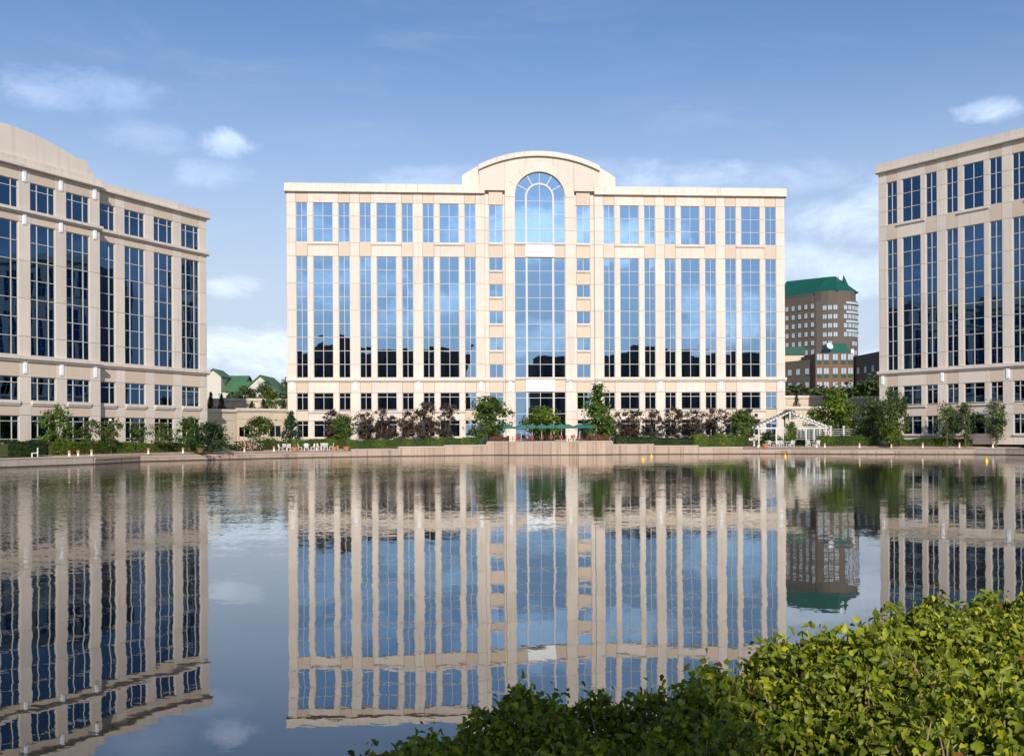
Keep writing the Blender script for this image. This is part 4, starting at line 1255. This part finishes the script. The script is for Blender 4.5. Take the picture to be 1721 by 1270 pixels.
# planters, bench, lamp post, buoys
def pot(label, x, y, z, leaf, s=1.0, mname='terracotta'):
    r = thing('flower_pot', label, 'planter', (x, y, z))
    b = MB(); b.lathe([(.26 * s, 0), (.40 * s, .40 * s), (.46 * s, .42 * s), (.46 * s, .50 * s), (.38 * s, .50 * s), (.36 * s, .44 * s)], 14); b.build('pot', mname, r)
    rg = np.random.default_rng(int(abs(x) * 10)); n = 160; C = rg.normal(size=(n, 3)) * .17 * s + np.array([0, 0, .62 * s])
    o = link(bpy.data.objects.new('flowers', leaf_mesh('flowers', leaf, C, rg.normal(size=(n, 3)), rg.uniform(.08, .15, n), rg.random(n)))); o.parent = r; tag(o, kind='stuff')


pot('terracotta pot with green flowers left of the middle white table set', -29.2, 127.0, .8, 'leaf_lime')
pot('terracotta pot with flowers right of the middle white table set', -24.9, 130.4, .8, 'leaf_lime')
pot('terracotta pot with flowers where the stepped wall begins', -23.4, 131.0, .8, 'leaf_hedge')
pot('terracotta pot with flowers at the left pergola end', 32.2, 137.0, .8, 'leaf_lime')
pot('tall red brown planter on the left promenade by the dark bush', -36.9, 114.3, .85, 'leaf_round', 1.0, 'red_brown_brick')

r = thing('bench', 'white slatted bench on the quay at the left edge', 'bench', (-46.3, 95.0, .75), R(-62))
for k in range(4): block('seat_slat', 'white_metal', r, -.8, .8, -.24 + k * .12, -.15 + k * .12, .42, .46)
for k in range(3): block('back_slat', 'white_metal', r, -.8, .8, .26, .30, .54 + k * .13, .63 + k * .13)
for x in (-.7, .7):
    b = MB(); b.bar((x, -.2, 0), (x, -.2, .42), .06); b.bar((x, .25, 0), (x, .29, .92), .06); b.bar((x, -.22, .40), (x, .26, .40), .05); b.build('leg', 'white_metal', r)

r = thing('lamp_post', 'globe lamp post among the small trees by the left block', 'lamp', (-45.1, 109.5, .95))
b = MB(); b.lathe([(.14, 0), (.12, .3), (.06, .4), (.05, 3.3)], 10); b.build('post', 'dark_metal', r)
b = MB(); b.bar((-.5, 0, 3.05), (.5, 0, 3.05), .05); b.bar((0, -.5, 3.05), (0, .5, 3.05), .05); b.build('arm', 'dark_metal', r)
for x, y, z in ((-.5, 0, 3.25), (.5, 0, 3.25), (0, -.5, 3.25), (0, .5, 3.25), (0, 0, 3.5)):
    b = MB(); b.lathe([(.05, -.19), (.16, -.13), (.2, 0), (.16, .13), (.05, .19)], 12); b.build('globe', 'lamp_white', r, (x, y, z))

for i, (x, y, lab) in enumerate([(11.9, 104, 'yellow buoy floating below the right end of the bastion'), (14.6, 119, 'yellow buoy close behind the first below the stepped wall'), (29.2, 114.5, 'yellow buoy floating in front of the pergola'), (42.0, 92.5, 'yellow buoy floating near the right edge')]):
    r = thing('buoy', lab, 'buoy', (x, y, 0), 0, 'yellow buoys on the lake')
    b = MB(); b.lathe([(.03, -.2), (.12, -.16), (.15, 0), (.13, .12), (.07, .22), (.04, .28)], 12); b.build('float', 'yellow_plastic', r)
    b = MB(); b.lathe([(.04, .281), (.04, .36), (.02, .38)], 8); b.build('top_ring', 'yellow_plastic', r)


def pergola():
    r = thing('pergola', 'white timber pergola with a pitched slatted roof on the right promenade', 'pergola', (36.4, 140.2, .9))
    tm = 'timber_white'
    ridge = 4.75; ev = 2.45; hw = 4.6
    for x in (-4.6, -2.2, -.3, 1.9, 3.0, 4.6):
        for y in ((-1.3, 1.6) if x in (-4.6, 4.6, -.3) else (-1.3,)):
            b = MB(); b.box(x - .09, x + .09, y - .09, y + .09, 0, ev if x != -.3 else ridge - .1); b.box(x - .14, x + .14, y - .14, y + .14, 0, .3); b.build('post', tm, r)
    for y in (-1.35, 1.6):
        b = MB(); b.bar((-5.1, y, ev + .1), (5.1, y, ev + .1), .12, .2); b.build('beam', tm, r)
        for s_ in (-1, 1):
            b = MB(); b.bar((s_ * 4.9, y, ev + .25), (-.3, y, ridge), .1, .2); b.build('rafter', tm, r)
    for s_ in (-1, 1):
        for k in range(11):
            t_ = k / 10.5; x = s_ * 4.9 * (1 - t_) + -.3 * t_; z = (ev + .28) * (1 - t_) + ridge * t_ + .1
            b = MB(); b.bar((x, -1.8, z), (x, 2.0, z), .09, .12); b.build('roof_slat', tm, r)
    for k in range(9):                         # trellis hanging below the right slope
        x = .1 + k * .55
        b = MB(); b.bar((x, -1.3, .9 if k > 3 else 1.2), (x, -1.3, ev), .05); b.build('trellis_bar', tm, r)
    for k in range(6):
        z = 1.0 + k * .27; b = MB(); b.bar((0, -1.27, z), (5.4, -1.27, z), .05); b.build('trellis_bar', tm, r)
    for k in range(7):
        z = ev + .35 + k * .3; x1 = 4.6 * (1 - (z - ev - .25) / (ridge - ev)); b = MB(); b.bar((-.3 - x1 * .1, -1.4, z), (x1, -1.4, z), .06); b.build('gable_slat', tm, r)
    return r


pergola()
tree('lime', 'climbing vine on the middle pergola posts', 36.1, 138.6, .9, 3.2, 1.7, v=1, name='vine', cat='vine')
tree('lime', 'small vine clump on the pergola ridge', 36.2, 140.0, 4.6, 1.3, 2.2, v=0, name='vine', cat='vine')
tree('bush', 'dark bush inside the left half of the pergola', 34.2, 142.6, .95, 2.0, 3.6, v=1)
tree('bush', 'dark bush inside the right half of the pergola', 38.6, 142.2, .95, 2.1, 3.4, v=2)
fr_ = thing('trellis_fence', 'white trellis fence between the pergola and the right trees', 'fence', (41.6, 138.6, .95), R(-14))
for x in (0, 1.7, 3.4, 5.2):
    b = MB(); b.box(x - .1, x + .1, -.1, .1, 0, 2.55); b.box(x - .15, x + .15, -.15, .15, 2.55, 2.75); b.build('post', 'timber_white', fr_)
for k in range(6):
    b = MB(); b.bar((0, 0, .9 + k * .28), (5.2, 0, .9 + k * .28), .05); b.build('rail', 'timber_white', fr_)

# ------------------------------------------------------------------ shrubs on the near bank
def shrub(label, outline, depth, zlow, n, seed, single=0, leaf=.0295):
    """outline: top profile (x, y front, y back, z top); leaves fill the volume under it"""
    rg = np.random.default_rng(seed)
    xs = np.array([o[0] for o in outline]); yf = np.array([o[1] for o in outline]); yb = np.array([o[2] for o in outline]); zt = np.array([o[3] for o in outline])
    x0 = (xs[0] + xs[-1]) / 2
    root = thing('shrub', label, 'shrub', (x0, depth, .86))
    n3 = n
    x = rg.uniform(xs[0], xs[-1], n3); f = np.interp(x, xs, yf); b_ = np.interp(x, xs, yb); zz = np.interp(x, xs, zt)
    v = rg.random(n3); y = f + (b_ - f) * v
    edge = np.minimum(1, np.minimum(v, 1 - v) * 5) ** .5
    def lump(x, y): return .075 * np.sin(x * 9.1 + seed + 1.5 * np.sin(y * 3)) * np.sin(y * 8.3 + 2 + np.sin(x * 4)) + .05 * np.sin(x * 21 + y * 7) * np.sin(y * 19 - x * 5 + seed) + .03 * np.sin(x * 3.7 - y * 4.1)
    top = zlow + (zz - zlow) * edge + lump(x, y)
    dep = rg.exponential(.105, n3); spr = rg.random(n3) < .035
    z = top - np.where(spr, -rg.uniform(0, .07, n3), dep)
    C = np.column_stack([x - x0, y - depth, z - .86])
    N = np.column_stack([rg.normal(.05, .8, n3), rg.normal(-.3, .8, n3) - (1 - edge) * .5, rg.uniform(-.1, 1.2, n3)])
    S = leaf * rg.uniform(.45, 1.5, n3)
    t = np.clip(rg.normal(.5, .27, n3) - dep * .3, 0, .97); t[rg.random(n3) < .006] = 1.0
    keep = z > .9
    C, N, S, t, dp = C[keep], N[keep], S[keep], t[keep], dep[keep]
    idx = np.array([], int)
    if single:                                 # the leaves nearest the eye are parts of their own
        score = np.hypot(C[:, 1] + depth, C[:, 2] + .86 - 2.5) + dp * 2.5
        idx = np.argsort(score)[: single]
        lib = []
        for q in range(4):
            lib.append(leaf_mesh('leaf', 'leaf_shrub', np.zeros((1, 3)), np.array([[0, 0, 1.0]]), np.ones(1), np.array([.2 + .22 * q]), .25 + .06 * q, 'leaf'))
        for i in idx:
            o = link(bpy.data.objects.new('leaf', lib[int(rg.integers(0, 4))])); o.parent = root; o.location = C[i]
            o.rotation_mode = 'QUATERNION'; nq = Vector(N[i]).to_track_quat('Z', 'Y'); o.rotation_quaternion = nq @ Vector((0, 0, 1)).rotation_difference(Vector((0, 0, 1))) if False else nq
            o.scale = (S[i],) * 3
    m_ = np.ones(len(C), bool); m_[idx] = False
    o = link(bpy.data.objects.new('foliage', leaf_mesh('foliage', 'leaf_shrub', C[m_], N[m_], S[m_], t[m_], .3, 'leaf'))); o.parent = root; tag(o, kind='stuff')
    # twigs, some standing out of the leaves
    tw = MB(); k = max(30, n // 90)
    for i in range(k):
        xx = rg.uniform(xs[0], xs[-1]); vv = rg.uniform(.1, .9); yy = np.interp(xx, xs, yf) + (np.interp(xx, xs, yb) - np.interp(xx, xs, yf)) * vv
        ztop = zlow + (np.interp(xx, xs, zt) - zlow) * min(1, min(vv, 1 - vv) * 5) ** .5 + float(lump(xx, yy)) + rg.uniform(-.06, .03)
        dx, dy = rg.normal(0, .10, 2); L = rg.uniform(.25, .5)
        tw.tube([(xx - dx - x0, yy - dy - depth, ztop - L - .86), (xx - dx * .4 - x0, yy - dy * .4 - depth, ztop - L * .45 - .86), (xx - x0, yy - depth, ztop - .86)], [.006, .004, .0018], 4)
    tw.build('twigs', 'twig', root)
    st = MB()
    for i in range(16):
        xx = rg.uniform(xs[0] + .1, xs[-1] - .1); yy = (np.interp(xx, xs, yf) + np.interp(xx, xs, yb)) / 2 + rg.normal(0, .15); ztop = np.interp(xx, xs, zt) - .15
        st.tube([(xx - x0, yy - depth, -.05), (xx + rg.normal(0, .08) - x0, yy - depth + rg.normal(0, .08), (ztop - .86) / 2), (xx - x0 + rg.normal(0, .1), yy - depth + rg.normal(0, .1), ztop - .86)], [.022, .015, .006], 5)
    st.build('stem', 'bark', root)
    return root


shrub('dark shaded shrub at the bottom centre of the near bank', [(-.75, 3.3, 4.1, 1.12), (-.45, 3.1, 4.2, 1.28), (-.20, 3.0, 4.25, 1.34), (-.05, 2.9, 4.25, 1.46), (.10, 2.9, 4.25, 1.46), (.22, 2.8, 4.25, 1.39), (.36, 2.7, 4.3, 1.43), (.52, 2.7, 4.3, 1.55), (.70, 2.6, 4.3, 1.57), (.86, 2.6, 4.3, 1.55), (1.0, 2.7, 4.2, 1.48)], 3.5, 1.0, 34000, 3)
shrub('sunlit yellow green shrub at the bottom right', [(.84, 2.8, 4.2, 1.55), (.98, 2.5, 4.35, 1.68), (1.15, 2.2, 4.4, 1.71), (1.5, 2.1, 4.4, 1.70), (1.9, 2.1, 4.4, 1.70), (2.3, 2.2, 4.4, 1.70)], 3.3, 1.1, 52000, 8, single=290)
shrub('darker taller shrub behind the sunlit one at the right edge', [(1.62, 4.5, 5.0, 1.46), (1.78, 4.4, 5.1, 1.60), (1.95, 4.4, 5.2, 1.62), (2.15, 4.4, 5.2, 1.64), (2.5, 4.4, 5.2, 1.68), (2.9, 4.4, 5.2, 1.68)], 4.7, 1.1, 16000, 5)
